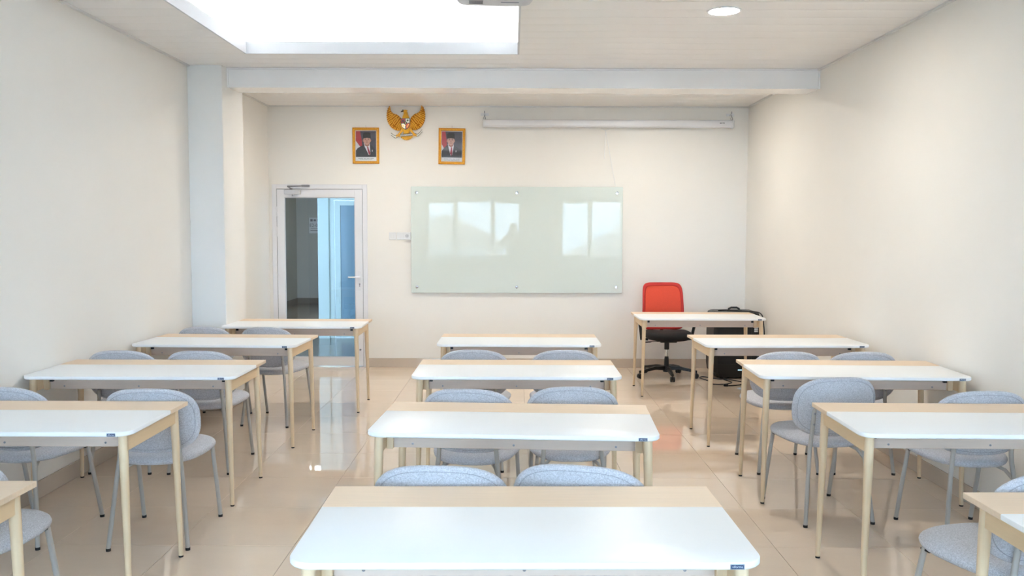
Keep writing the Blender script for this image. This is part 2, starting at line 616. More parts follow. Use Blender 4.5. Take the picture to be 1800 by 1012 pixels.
b.build('glazing_bead', 'greyplastic', lo)
b = MB()
b.add([(gx0, 0.012, gz0), (gx1, 0.012, gz0), (gx1, 0.012, gz1), (gx0, 0.012, gz1)], [(0, 1, 2, 3)])
b.build('glass_pane', 'tint', lo)
b = MB()
b.box(gx1 + 0.034, gx1 + 0.066, -0.016, -0.008, 0.885, 1.108, 0.002)
hp = b.build('handle_plate', 'white', lo)
b = MB()
b.tube([(gx1 + 0.052, -0.014, 1.035), (gx1 + 0.052, -0.05, 1.035), (gx1 + 0.044, -0.058, 1.035), (gx1 - 0.075, -0.056, 1.035)], 0.0085, 10)
b.build('lever_handle', 'white', hp, smooth=40)
b = MB()
b.lathe([(0.008, 0), (0.008, -0.004), (0.001, -0.0045)], 14, (gx1 + 0.05, -0.016, 0.955), 'y')
b.box(gx1 + 0.046, gx1 + 0.054, -0.0205, -0.016, 0.925, 0.955)
b.build('lock_cylinder', 'steel', hp)
b = MB()
b.lathe([(0.012, 0), (0.012, -0.006), (0.005, -0.02), (0.001, -0.021)], 14, (gx1 + 0.05, -0.008, 0.2), 'y')
b.build('door_stop', 'steel', lo)
for hz in (1.55, 1.78, 0.3):
    b = MB()
    b.cyl((lx0 - 0.004, -0.016, hz - 0.055), (lx0 - 0.004, -0.016, hz + 0.055), 0.009, 10)
    b.build('hinge', 'white', door, smooth=40)
cl = empty('closer', (-hw + 0.235, -0.01, HT - 0.085)); cl.parent = door
b = MB()
b.box(-0.085, 0.10, -0.05, 0.002, -0.03, 0.022, 0.006)
b.build('closer_body', 'greyplastic', cl)
b = MB()
b.cyl((0.015, -0.03, -0.032), (0.015, -0.03, -0.05), 0.016, 12)
b.box(-0.02, 0.01, -0.045, -0.03, 0.022, 0.04)
b.tube([(-0.005, -0.035, 0.035), (-0.045, -0.05, 0.06)], 0.007, 8)
b.tube([(-0.045, -0.05, 0.06), (0.12, -0.03, 0.066)], 0.007, 8)
b.box(0.11, 0.20, -0.035, -0.004, 0.056, 0.078, 0.004)
b.build('closer_arm', 'steel', cl, smooth=40)

# corridor and hall beyond the tinted glass
b = MB()
b.box(DOOR[0], DOOR[1], YB, YB + 0.15, -0.05, 0.004)
b.build('threshold', 'skirt', floor)
b = MB()
for sx in (-1, 1):
    b.box(sx * (hw - 0.0515), sx * (hw - 0.0565), 0.0, 0.034, 0.012, HT - 0.055)
b.box(-hw + 0.052, hw - 0.052, 0.0, 0.034, HT - 0.0565, HT - 0.0515)
b.build('gasket', 'cap', door)
b = MB()
b.box(-4.75, 3.4, YB + 0.15, 18.7, -0.05, -0.0005)
tag(b.build('floor_corridor', 'corrfloor'), 'dark floor of the corridor beyond the tinted door', 'floor', kind='structure')
b = MB()
b.box(-4.75, 3.4, YB + 0.15, 18.7, 2.9, 2.95)
tag(b.build('ceiling_corridor', 'corr'), 'ceiling of the corridor beyond the tinted door', 'ceiling', kind='structure')
b = MB()
b.box(-4.72, -4.60, YB + 0.15, 18.6, -0.01, 2.9)
b.box(-4.60, -2.75, 18.5, 18.6, -0.01, 2.9)
hall = tag(b.build('wall_corridor', 'corr'), 'grey hall walls seen far behind the tinted door glass', 'wall', kind='structure')
b = MB()
b.box(-4.60, -4.588, YB + 0.2, 18.5, 0.0, 0.12)
b.box(-4.588, -2.82, 18.488, 18.5, 0.0, 0.12)
b.build('hall_skirting', 'corrfloor', hall)
b = MB()
b.box(-2.815, -2.66, 12.55, 18.5, -0.01, 2.9)
b.box(-2.66, -1.35, 12.55, 12.75, 2.06, 2.9)
b.box(-1.35, 3.4, 12.55, 12.75, -0.01, 2.9)
tag(b.build('wall_opposite', 'blueframe'), 'pale blue pier of the opposite doorway behind the tinted glass', 'wall', kind='structure')
d2 = empty('door_2', (-2.005, 12.62, 0))
tag(d2, 'pale blue framed glass door across the corridor', 'door', kind='structure')
b = MB()
b.box(-0.655, -0.585, -0.03, 0.05, 0, 2.06)
b.box(0.585, 0.655, -0.03, 0.05, 0, 2.06)
b.box(-0.585, 0.585, -0.03, 0.05, 2.0, 2.06)
b.build('door_frame', 'blueframe', d2)
b = MB()
b.box(-0.575, -0.50, 0.0, 0.04, 0.01, 1.99)
b.box(0.50, 0.575, 0.0, 0.04, 0.01, 1.99)
b.box(-0.50, 0.50, 0.0, 0.04, 1.925, 1.99)
b.box(-0.50, 0.50, 0.0, 0.04, 0.01, 0.10)
b.build('door_leaf', 'blueframe', d2)
b = MB()
b.box(-0.50, 0.50, 0.016, 0.024, 0.10, 1.925)
b.build('glass_pane', 'blueglass', d2)

t = empty('hall_fill_lamp', (-3.7, 15.8, 2.9))  # added unseen lamp that brightens the hall beyond the glass
tag(t, 'added square fill lamp for the hall behind the tinted door, out of view', 'ceiling light')
b = MB(); b.box(-0.32, 0.32, -0.32, 0.32, -0.03, -0.001, 0.004)
b.build('lamp_housing', 'white', t)
b = MB(); b.box(-0.29, 0.29, -0.29, 0.29, -0.036, -0.0301)
b.build('diffuser', 'hall', t)

sign = empty('room_sign', (-4.20, 18.497, 1.66))
tag(sign, 'pale room number plate reading E2-03 seen through the door glass', 'sign')
b = MB(); b.box(-0.125, 0.125, -0.012, 0.0, -0.165, 0.165, 0.002)
b.build('plate', 'paper', sign)
text_mesh('lettering', 'E2-03', 0.098, 'ink', sign, (-0.005, -0.0132, 0.0))
for (a, c, d, e) in ((-0.10, -0.05, 0.085, 0.135), (-0.03, 0.02, 0.09, 0.13), (0.045, 0.10, 0.085, 0.135), (-0.09, 0.09, -0.07, -0.062), (-0.10, 0.10, -0.115, -0.1)):
    b = MB(); b.box(a, c, -0.0135, -0.0121, d, e)
    b.build('printed_mark', 'ink', sign)


# ------------------------------------------------------------------ ceiling lights
cove = empty('recessed_ceiling_light', ((CV[0] + CV[1]) / 2, (CV[2] + CV[3]) / 2, ZC))
tag(cove, 'large rectangular ceiling recess lit by hidden strips', 'ceiling light')
cx, cy = (CV[0] + CV[1]) / 2, (CV[2] + CV[3]) / 2
hx, hy = (CV[1] - CV[0]) / 2, (CV[3] - CV[2]) / 2
LH = 0.092
T = 0.014
for (x0, x1, y0, y1) in ((-hx, -hx + T, -hy, hy), (hx - T, hx, -hy, hy), (-hx + T, hx - T, hy - T, hy), (-hx + T, hx - T, -hy, -hy + T)):
    b = MB(); b.box(x0, x1, y0, y1, -0.004, LH)
    b.build('lining_board', 'lining', cove)
E_ = 0.20
UZ = 0.30
b = MB()
b.box(-hx - E_ - 0.02, -hx - E_, -hy - E_, hy + E_, 0.05, UZ)
b.box(hx + E_, hx + E_ + 0.02, -hy - E_, hy + E_, 0.05, UZ)
b.box(-hx - E_, hx + E_, hy + E_, hy + E_ + 0.02, 0.05, UZ)
b.box(-hx - E_, hx + E_, -hy - E_ - 0.02, -hy - E_, 0.05, UZ)
for (x0, x1, y0, y1) in ((-hx - E_, -hx, -hy - E_, hy + E_), (hx, hx + E_, -hy - E_, hy + E_), (-hx, hx, hy, hy + E_), (-hx, hx, -hy - E_, -hy)):
    b.box(x0, x1, y0, y1, 0.045, 0.055)
b.build('recess_box', 'lining', cove)
yk = -hy - E_
pk = 0
pm = None
npan = int(round((2 * hy + 2 * E_) / 0.2))
pw = (2 * hy + 2 * E_) / npan
for k in range(npan):
    if pm is None:
        q = MB()
        sec = []
        for i in range(9):
            t = i / 8
            sec.append((-pw / 2 + 0.001 + (pw - 0.002) * t, -0.0015 * (1 - (2 * t - 1) ** 2) + (0.002 if i in (0, 8) else 0)))
        sec += [(pw / 2 - 0.001, 0.012), (-pw / 2 + 0.001, 0.012)]
        W2 = hx + E_
        q.loft([[(-W2, y, z) for y, z in sec], [(W2, y, z) for y, z in sec]])
        pm = q.mesh('recess_panel', 'ceilgloss', smooth=20)
    o = bpy.data.objects.new('recess_panel', pm)
    COL.objects.link(o)
    o.location = (0, -hy - E_ + pw * (k + 0.5), UZ)
    o.parent = cove
led_cache = {}
for (x0, x1, y0, y1) in ((-hx - 0.075, -hx - 0.06, -hy, hy), (hx + 0.06, hx + 0.075, -hy, hy), (-hx, hx, hy + 0.06, hy + 0.075), (-hx, hx, -hy - 0.075, -hy - 0.06)):
    b = MB(); b.box(x0, x1, y0, y1, 0.0555, 0.068)
    b.build('led_strip', 'led', cove)


def downlight(x, y, label, size=1.0):
    t = empty('downlight', (x, y, ZC))
    t.scale = (size, size, 1)
    tag(t, label, 'downlight', 'round recessed downlights')
    b = MB()
    b.lathe([(0.088, -0.001), (0.096, -0.008), (0.107, -0.006), (0.108, 0.0), (0.100, 0.002)], 32)
    b.build('trim_ring', 'white', t, smooth=40)
    b = MB()
    b.lathe([(0.0005, -0.0075), (0.088, -0.0065), (0.093, -0.005), (0.093, -0.001)], 32)
    b.build('diffuser', 'lamp', t)


downlight(1.335, 5.63, 'round recessed downlight glowing in the ceiling right of the lit recess')
downlight(1.335, 8.55, 'round downlight hidden behind the beam, above the red office chair')
downlight(-1.30, 8.50, 'round downlight hidden behind the beam, in front of the emblem')
downlight(0.75, 2.30, 'added small round fill lamp above the nearest desk, out of view', 0.58)  # added unseen lamp, scaled down to set the brightness of the nearest desk


# ------------------------------------------------------------------ student desk
DW, DD, DH, DT, SEAM, RAD = 1.2, 0.6485, 0.75, 0.0195, 0.4385, 0.0634


def rounded_front(w, y0, y1, r, ins):
    w, y0, r = w - ins, y0 + ins, max(r - ins, 0.001)
    pts = []
    for k in range(9):
        a = PI + (PI / 2) * k / 8
        pts.append((-w + r + r * math.cos(a), y0 + r + r * math.sin(a)))
    for k in range(9):
        a = 1.5 * PI + (PI / 2) * k / 8
        pts.append((w - r + r * math.cos(a), y0 + r + r * math.sin(a)))
    pts += [(w, y1), (-w, y1)]
    return pts


def make_desk():
    root = empty('student_desk')
    w = DW / 2
    b = MB()
    rings = []
    for ins, z in ((0.004, DH - DT), (0.0, DH - DT + 0.004), (0.0, DH - 0.003), (0.0012, DH - 0.0008), (0.0035, DH)):
        rings.append([(x, y, z) for x, y in rounded_front(w, 0, SEAM - 0.0006, RAD, ins)])
    b.loft(rings)
    b.build('white_top', 'lam', root, smooth=30)
    b = MB()
    b.box(-w, w, SEAM + 0.0006, DD, DH - DT, DH, 0.0012)
    b.build('wood_strip', 'wood', root)
    # legs: tapered, a little splayed, capped feet
    for sx in (-1, 1):
        for (yt, yb) in ((0.054, 0.043), (DD - 0.052, DD - 0.041)):
            b = MB()
            pts, rads = [], []
            for t, r in ((0, 0.0108), (0.35, 0.0138), (0.7, 0.0172), (0.86, 0.0187), (1, 0.0188)):
                z = 0.008 + (DH - DT - 0.008) * t
                pts.append((sx * (w - 0.034 - 0.014 * t), yb + (yt - yb) * t, z))
                rads.append(r)
            b.tube(pts, rads, 16)
            lg = b.build('leg', 'woodleg', root, smooth=40)
            b = MB()
            b.cyl((sx * (w - 0.034), yb, 0), (sx * (w - 0.034), yb, 0.0085), 0.0112, 12)
            b.build('foot_cap', 'cap', lg)
    # aprons
    xa = w - 0.062
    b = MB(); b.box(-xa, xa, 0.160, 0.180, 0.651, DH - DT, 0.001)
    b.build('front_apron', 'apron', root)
    b = MB(); b.box(-xa, xa, DD - 0.098, DD - 0.078, 0.651, DH - DT, 0.001)
    b.build('rear_apron', 'wood', root)
    for sx in (-1, 1):
        b = MB(); b.box(sx * (w - 0.062), sx * (w - 0.036), 0.068, DD - 0.066, 0.657, DH - DT, 0.001)
        b.build('side_apron', 'woody', root)
        b = MB(); b.box(sx * (w - 0.090), sx * (w - 0.062), 0.136, 0.1598, 0.650, DH - DT, 0.001)
        b.build('joint_block', 'woodleg', root)
        b = MB()
        b.box(sx * (w - 0.113), sx * (w - 0.094), 0.140, 0.1595, DH - DT - 0.034, DH - DT - 0.0005, 0.001)
        b.box(sx * (w - 0.119), sx * (w - 0.100), 0.128, 0.150, DH - DT - 0.010, DH - DT - 0.0005, 0.001)
        b.build('bracket', 'black', root)
    for x, z in ((-0.43, 0.668), (0.0, 0.668), (0.43, 0.668)):
        b = MB()
        b.lathe([(0.0048, 0.0), (0.0048, -0.0016), (0.0022, -0.002), (0.0018, -0.0006), (0.0004, -0.0006)], 10, (x, 0.160, z), 'y')
        b.build('screw', 'steel', root)
    b = MB(); b.box(w - 0.088, w - 0.053, -0.0014, 0.0006, DH - 0.0172, DH - 0.0042, 0.0004)
    # plate sits where the front edge begins to round; follows the flat part
    pl = b.build('name_plate', 'tag', root)
    pl.location = (-0.002, 0.0, 0.0)
    q = MB()
    zc_ = DH - 0.0107
    for (a, c, d, e) in ((w - 0.0868, w - 0.0542, 0.0052, 0.0056), (w - 0.0868, w - 0.0542, -0.0056, -0.0052),
                         (w - 0.0868, w - 0.0864, -0.0056, 0.0056), (w - 0.0546, w - 0.0542, -0.0056, 0.0056)):
        q.box(a, c, -0.0016, -0.0013, zc_ + d, zc_ + e)
    q.build('plate_border', 'tagtext', pl)
    text_mesh('lettering', 'viforma', 0.0088, 'tagtext', pl, (w - 0.0705, -0.0016, zc_ + 0.0002), ext=0.0002)
    return root


desk0 = make_desk()
DESKS = [
    ('C1', 0.034, 2.1146, 0.009, 'student desk nearest the camera in the middle column'),
    ('C2', -0.004, 3.466, -0.054, 'slightly turned student desk, second from the camera in the middle column'),
    ('C3', 0.0215, 4.861, -0.003, 'student desk third from the camera in the middle column'),
    ('C4', 0.044, 6.244, -0.0065, 'student desk in the middle column closest to the glass board'),
    ('L1', -2.162, 2.158, 0.0, 'student desk cut off at the lower left corner of the photo'),
    ('L2', -2.162, 3.489, 0.0015, 'student desk cut off by the left edge, beyond the corner desk'),
    ('L3', -2.164, 4.826, 0.004, 'student desk along the left wall, third from the camera'),
    ('L4', -2.155, 6.174, -0.035, 'slightly turned student desk along the left wall, just ahead of the column'),
    ('L5', -1.899, 7.375, 0.009, 'student desk beside the square column, in front of the glazed door'),
    ('R5', 1.795, 8.1445, 0.0, 'desk with the red office chair behind it'),
    ('R4', 1.998, 6.242, 0.020, 'student desk directly in front of the red chair desk'),
    ('R3', 2.012, 4.887, -0.036, 'student desk along the right wall, third from the camera'),
    ('R2', 2.030, 3.493, -0.020, 'student desk cut off by the right edge, behind the corner desk'),
    ('R1', 2.035, 2.0695, 0.010, 'student desk cut off at the lower right corner of the photo'),
]
for i, (k, x, y, rz, lab) in enumerate(DESKS):
    o = desk0 if i == 0 else copy_tree(desk0)
    o.location = (x, y, 0)
    o.rotation_euler = (0, 0, rz)
    tag(o, 'white and beech ' + lab, 'desk', 'student desks with white tops and beech strips')


# ------------------------------------------------------------------ student chair
def sgn(v):
    return -1 if v < 0 else 1


def superell(a, c, e, n):
    return [(a * sgn(math.cos(t)) * abs(math.cos(t)) ** (2 / e), c * sgn(math.sin(t)) * abs(math.sin(t)) ** (2 / e))
            for t in [2 * PI * k / n for k in range(n)]]


def pad(b, outline, prof, fn):
    """loft of scaled outlines; prof = [(scale, height)], fn maps (u, v, h) to 3d"""
    b.loft([[fn(u * s, v * s, h) for u, v in outline] for s, h in prof])


BACK_TILT = 0.14


def back_map(u, w, n):
    # u sideways, w up from the centre, n thickness towards the sitter; ends bend forward, slight lean
    return (u, -0.205 - (w) * BACK_TILT + n + 0.85 * u * u, 0.634 + w)


def make_chair():
    root = empty('student_chair')
    N = 44
    # seat: wide round front, narrower rear
    out = []
    for k in range(N):
        t = 2 * PI * k / N
        e = 2.7
        u = 0.236 * sgn(math.cos(t)) * abs(math.cos(t)) ** (2 / e)
        v = 0.232 * sgn(math.sin(t)) * abs(math.sin(t)) ** (2 / e)
        u *= 1.0 + 0.16 * (v / 0.232 - 0.35) * (1 if v < 0.08 else 0.15)
        out.append((u, v))
    prof = [(0.03, 0.0265), (0.35, 0.0262), (0.65, 0.0245), (0.84, 0.020), (0.94, 0.0125), (0.985, 0.004), (1.0, -0.005), (0.985, -0.014), (0.95, -0.021), (0.86, -0.025), (0.4, -0.026), (0.03, -0.026)]
    b = MB()
    pad(b, out, prof, lambda u, v, h: (u, v + 0.022, 0.442 + h + 0.055 * v + 0.10 * max(0, -v - 0.12) ** 1.0 * 0.2))
    b.build('seat', 'fabric', root, smooth=60)
    # backrest pad
    bo = superell(0.238, 0.166, 2.75, N)
    bp = [(0.03, 0.016), (0.5, 0.017), (0.8, 0.016), (0.92, 0.0125), (0.975, 0.007), (1.0, 0.0), (0.985, -0.009), (0.955, -0.0135), (0.90, -0.0155), (0.6, -0.017), (0.03, -0.0175)]
    b = MB()
    pad(b, bo, bp, back_map)
    bk = b.build('backrest', 'fabric', root, smooth=60)
    b = MB()
    b.tube([back_map(u * 0.915, w * 0.885, -0.0162) for u, w in bo], 0.0016, 6, closed=True)
    b.build('piping', 'piping', bk, smooth=60)
    for sx in (-1, 1):
        # rear leg runs on up the back of the pad
        b = MB()
        pts = [(sx * 0.192, -0.253, 0.012), (sx * 0.172, -0.226, 0.22), (sx * 0.156, -0.207, 0.38), (sx * 0.148, -0.2005, 0.44), (sx * 0.144, -0.2005, 0.48), (sx * 0.141, -0.2065, 0.54), (sx * 0.138, -0.2165, 0.622)]
        b.tube(pts, [0.0112] * 7, 12)
        b.ellipsoid((sx * 0.138, -0.2165, 0.622), (0.0112, 0.0112, 0.0112), 12, 7)
        lg = b.build('rear_leg', 'powder', root, smooth=50)
        b = MB(); b.cyl((sx * 0.192, -0.253, 0.0), (sx * 0.192, -0.253, 0.014), 0.0118, 12)
        b.build('foot_cap', 'cap', lg, smooth=40)
        for z, y in ((0.604, -0.2262), (0.545, -0.2182)):
            b = MB()
            b.lathe([(0.0062, 0.004), (0.0062, 0.0), (0.0035, -0.0022), (0.0004, -0.0024)], 12, (sx * 0.1395, y, z), 'y')
            b.build('bolt', 'steel', lg, smooth=40)
        # front leg
        b = MB()
        b.tube([(sx * 0.206, 0.250, 0.012), (sx * 0.203, 0.20, 0.22), (sx * 0.198, 0.150, 0.428)], 0.0112, 12)
        lg = b.build('front_leg', 'powder', root, smooth=50)
        b = MB(); b.cyl((sx * 0.206, 0.250, 0.0), (sx * 0.206, 0.250, 0.014), 0.0118, 12)
        b.build('foot_cap', 'cap', lg, smooth=40)
        b = MB()
        b.box(sx * 0.185, sx * 0.205, 0.12, 0.165, 0.414, 0.4215)
        b.build('leg_bracket', 'black', root)
        # brace from rear leg under the seat
        b = MB()
        b.tube([(sx * 0.162, -0.213, 0.345), (sx * 0.135, -0.17, 0.392), (sx * 0.10, -0.10, 0.409), (sx * 0.09, 0.10, 0.413)], 0.009, 10)
        b.build('brace', 'powder', root, smooth=50)
    return root


chair0 = make_chair()
R_ = math.radians
CHAIRS = [
    (-0.229, 3.055, -4, 'left one of the two chairs right behind the nearest desk'),
    (0.270, 3.060, -14, 'turned right one of the two chairs right behind the nearest desk'),
    (-0.195, 4.445, -8, 'left chair at the third desk of the middle column'),
    (0.302, 4.515, 0, 'right chair at the third desk of the middle column'),
    (-0.246, 5.840, -3, 'left chair at the middle desk closest to the glass board'),
    (0.345, 5.840, 0, 'right chair at the middle desk closest to the glass board'),
    (-2.000, 3.150, 2, 'chair at the lower left showing only its seat and front leg'),
    (-1.800, 4.430, 2.5, 'chair in the left aisle with backrest, seat and legs all showing'),
    (-2.490, 4.460, -8, 'chair cut off by the left edge of the photo, beside the left wall'),
    (-2.025, 5.760, 1, 'aisle side chair at the desk ahead of the square column'),
    (-2.528, 5.760, 0, 'wall side chair at the desk ahead of the square column'),
    (-2.466, 7.128, -4, 'chair by the wall at the desk beside the square column'),
    (-1.945, 7.112, -9, 'aisle side chair at the desk in front of the glazed door'),
    (1.716, 4.820, 8, 'chair pulled out on the right with its whole backrest showing'),
    (2.312, 4.430, 1, 'chair by the right wall, cut off at the right border'),
    (1.787, 5.800, 0, 'aisle side chair at the desk in front of the red office chair'),
    (2.278, 5.800, -1, 'wall side chair at the desk in front of the red office chair'),
    (1.735, 3.010, 14, 'chair at the lower right corner, turned, with its seat in full view'),
]
for i, (x, y, rz, lab) in enumerate(CHAIRS):
    o = chair0 if i == 0 else copy_tree(chair0)
    o.location = (x, y, 0)
    o.rotation_euler = (0, 0, R_(rz))
    tag(o, 'grey tweed ' + lab, 'chair', 'grey upholstered student chairs')


# ------------------------------------------------------------------ red office chair
oc = empty('office_chair', (1.655, 9.30, 0), 0.03)
tag(oc, 'office chair with red mesh back and black seat behind a desk', 'office chair')


def oc_back(u, w, n):       # the chair faces the camera (-y)
    return (u, 0.235 + 0.06 * (w / 0.25) ** 2 * (1 if w > 0 else 0.3) + 0.10 * w - n - 0.35 * u * u, 0.745 + w)


bo = superell(0.228, 0.258, 7.0, 48)
bo = [(u * (1.0 - 0.035 * (w / 0.258)), w) for u, w in bo]
b = MB()
N = len(bo)
b.loft([[oc_back(u * s, w * s, h) for u, w in bo] for s, h in ((0.86, 0.004), (0.88, 0.013), (0.95, 0.016), (0.99, 0.010), (1.0, 0.0), (0.99, -0.012), (0.93, -0.018), (0.86, -0.010), (0.86, 0.004))], caps=False)
b.build('back_frame', 'redrim', oc, smooth=60)
b = MB()
rows = []
for j in range(13):
    w = (-1 + 2 * j / 12) * 0.226
    rows.append([oc_back((-1 + 2 * i / 12) * 0.199 * (1 - 0.035 * w / 0.258), w, 0.003) for i in range(13)])
vs = [p for r in rows for p in r]
n0 = len(vs)
vs += [(x, y + 0.004, z) for x, y, z in vs]
fs = []
for j in range(12):
    for i in range(12):
        a = j * 13 + i
        fs.append((a, a + 1, a + 14, a + 13))
        fs.append((n0 + a, n0 + a + 13, n0 + a + 14, n0 + a + 1))
b.add(vs, fs)
b.build('mesh_panel', 'redmesh', oc, smooth=60)
b = MB()
so = superell(0.255, 0.235, 3.6, 40)
pad(b, so, [(0.03, 0.04), (0.6, 0.039), (0.85, 0.034), (0.96, 0.018), (1.0, -0.004), (0.97, -0.03), (0.86, -0.046), (0.5, -0.052), (0.03, -0.052)],
    lambda u, v, h: (u, v - 0.02, 0.455 + h + (0.02 * (u / 0.255) ** 2)))
b.build('seat', 'blackfab', oc, smooth=60)
b = MB()
b.tube([(0, 0.12, 0.40), (0, 0.25, 0.41), (0, 0.29, 0.50), (0, 0.285, 0.66)], 0.018, 10)
b.build('back_support', 'black', oc, smooth=50)
for sx in (-1, 1):
    b = MB()
    b.tube([(sx * 0.20, 0.02, 0.405), (sx * 0.272, 0.02, 0.41), (sx * 0.283, 0.0, 0.50), (sx * 0.30, -0.02, 0.60)], [0.014, 0.016, 0.016, 0.016], 10)
    ar = b.build('armrest', 'black', oc, smooth=50)
    b = MB(); b.box(sx * 0.275, sx * 0.335, -0.13, 0.11, 0.60, 0.625, 0.009)
    b.build('arm_pad', 'black', ar)
b = MB()
b.cyl((0, 0, 0.30), (0, 0, 0.41), 0.026, 16)
b.box(-0.09, 0.09, -0.11, 0.11, 0.385, 0.408, 0.006)
b.build('mechanism', 'black', oc, smooth=40)
b = MB(); b.cyl((0, 0, 0.20), (0, 0, 0.31), 0.013, 14)
b.build('gas_lift', 'chrome', oc, smooth=40)
b = MB(); b.lathe([(0.020, 0.225), (0.024, 0.20), (0.028, 0.10), (0.036, 0.09), (0.036, 0.06), (0.02, 0.055)], 18)
b.build('column_cover', 'black', oc, smooth=40)
b = MB()
b.tube([(-0.03, -0.05, 0.392), (-0.17, -0.06, 0.392), (-0.19, -0.06, 0.388), (-0.245, -0.065, 0.386)], [0.004, 0.004, 0.007, 0.007], 8)
b.build('height_lever', 'black', oc, smooth=40)
for k in range(5):
    a = -PI / 2 + 2 * PI * k / 5
    d = Vector((math.cos(a), math.sin(a), 0))
    s_ = Vector((-d.y, d.x, 0))
    b = MB()
    rings = []
    for r, h, t, wd in ((0.02, 0.10, 0.045, 0.024), (0.14, 0.105, 0.034, 0.021), (0.25, 0.085, 0.028, 0.017), (0.325, 0.073, 0.022, 0.014)):
        c = d * r
        rings.append([c + s_ * wd + Vector((0, 0, h - t / 2)), c + s_ * wd * 0.8 + Vector((0, 0, h + t / 2)), c - s_ * wd * 0.8 + Vector((0, 0, h + t / 2)), c - s_ * wd + Vector((0, 0, h - t / 2))])
    b.loft(rings)
    bl = b.build('base_leg', 'black', oc)
    b = MB()
    c = d * 0.318
    ax = s_
    for sd in (-1, 1):
        p0 = c + ax * (0.006 * sd) + Vector((0, 0, 0.027))
        p1 = c + ax * (0.022 * sd) + Vector((0, 0, 0.027))
        b.cyl(p0, p1, 0.027, 18)
    b.cyl(c + Vector((0, 0, 0.025)), c + Vector((0, 0, 0.068)), 0.007, 8)
    b.build('caster', 'black', bl, smooth=40)

# ------------------------------------------------------------------ loudspeaker, cable, power strip
sp = empty('loudspeaker', (2.375, 9.36, 0), 0.02)
tag(sp, 'tall black portable loudspeaker on the floor in the right corner', 'loudspeaker')


def sp_ring(z, w, d, c):
    return [(-w + c, -d, z), (w - c, -d, z), (w, -d + c, z), (w, d - c, z), (w - c, d, z), (-w + c, d, z), (-w, d - c, z), (-w, -d + c, z)]


b = MB()
b.loft([sp_ring(0.012, 0.19, 0.16, 0.03), sp_ring(0.07, 0.235, 0.19, 0.035), sp_ring(0.14, 0.245, 0.195, 0.035), sp_ring(0.66, 0.245, 0.195, 0.035), sp_ring(0.70, 0.235, 0.185, 0.035), sp_ring(0.715, 0.21, 0.16, 0.03)])
b.build('cabinet', 'black', sp, smooth=25)
b = MB()
b.box(-0.21, 0.15, -0.203, -0.194, 0.16, 0.64, 0.004)
gr = b.build('grille', 'spkgrille', sp)
b = MB(); b.box(0.012, 0.058, -0.1985, -0.188, 0.094, 0.104, 0.001)
b.build('display', 'blueled', sp)
b = MB()
b.tube([(-0.05, 0, 0.712), (-0.045, 0, 0.735), (-0.02, 0, 0.748), (0.04, 0, 0.748), (0.065, 0, 0.735), (0.07, 0, 0.712)], 0.011, 10)
b.build('carry_handle', 'black', sp, smooth=50)
for sx in (-1, 1):
    for sy in (-1, 1):
        b = MB(); b.cyl((sx * 0.14, sy * 0.11, 0.0), (sx * 0.14, sy * 0.11, 0.014), 0.018, 12)
        b.build('foot', 'cap', sp, smooth=40)
b = MB(); b.box(0.243, 0.2475, -0.15, -0.12, 0.30, 0.64, 0.001)
b.build('side_stripe', 'e_red', sp)


def smooth_path(pts, sub=6):
    P = [Vector(p) for p in pts]
    out = []
    for i in range(len(P) - 1):
        p0, p1, p2, p3 = P[max(i - 1, 0)], P[i], P[i + 1], P[min(i + 2, len(P) - 1)]
        for k in range(sub):
            t = k / sub
            out.append(0.5 * ((2 * p1) + (p2 - p0) * t + (2 * p0 - 5 * p1 + 4 * p2 - p3) * t * t + (3 * p1 - p0 - 3 * p2 + p3) * t ** 3))
    out.append(P[-1])
    return out


b = MB()
b.tube(smooth_path([(2.30, 9.16, 0.02), (2.20, 9.13, 0.006), (2.06, 9.29, 0.006), (2.00, 9.22, 0.006), (2.05, 9.02, 0.006), (2.03, 8.86, 0.006), (2.15, 8.83, 0.006), (2.27, 8.94, 0.006),
                    (2.22, 9.10, 0.012), (2.36, 9.02, 0.006), (2.40, 8.90, 0.006), (2.30, 8.79, 0.006), (2.18, 8.75, 0.006)], 6), 0.0055, 8)
cb = tag(b.build('power_cable', 'black', smooth=50), 'black cable looped on the floor in front of the loudspeaker', 'cable')
b = MB(); b.box(2.14, 2.185, 8.735, 8.765, 0.0005, 0.024, 0.004)
b.build('plug', 'black', cb)
b = MB()
b.tube(smooth_path([(2.30, 9.30, 0.722), (2.40, 9.24, 0.722), (2.50, 9.20, 0.722), (2.60, 9.10, 0.708), (2.62, 9.05, 0.60), (2.625, 9.02, 0.35), (2.60, 9.00, 0.1), (2.58, 9.02, 0.008)], 6), 0.006, 8)
b.tube(smooth_path([(2.20, 9.28, 0.722), (2.33, 9.33, 0.722), (2.45, 9.30, 0.722), (2.40, 9.24, 0.724)], 6), 0.006, 8)
tag(b.build('signal_cable', 'black', smooth=50), 'black cable lying over the top of the loudspeaker', 'cable')

for k in range(4):
    b = MB(); b.box(0.178, 0.215, -0.2045, -0.194, 0.505 + k * 0.022, 0.522 + k * 0.022, 0.001)
    b.build('control_label', 'plastic', sp)


# ------------------------------------------------------------------ glass writing board
bd = empty('glass_whiteboard', (0.041, YB, 1.462))
tag(bd, 'large pale green glass writing board on the end wall', 'whiteboard')
b = MB(); b.box(-1.2, 1.2, -0.034, -0.026, -0.602, 0.602, 0.0015)
b.build('glass_panel', 'board', bd)
for x in (-1.135, 0.0, 1.135):
    for z in (-0.535, 0.535):
        b = MB()
        b.lathe([(0.016, -0.002), (0.016, -0.0262)], 18, (x, 0, z), 'y')
        b.lathe([(0.0175, -0.0342), (0.0175, -0.041), (0.015, -0.044), (0.0005, -0.0445)], 18, (x, 0, z), 'y')
        b.build('standoff', 'chrome', bd, smooth=40)

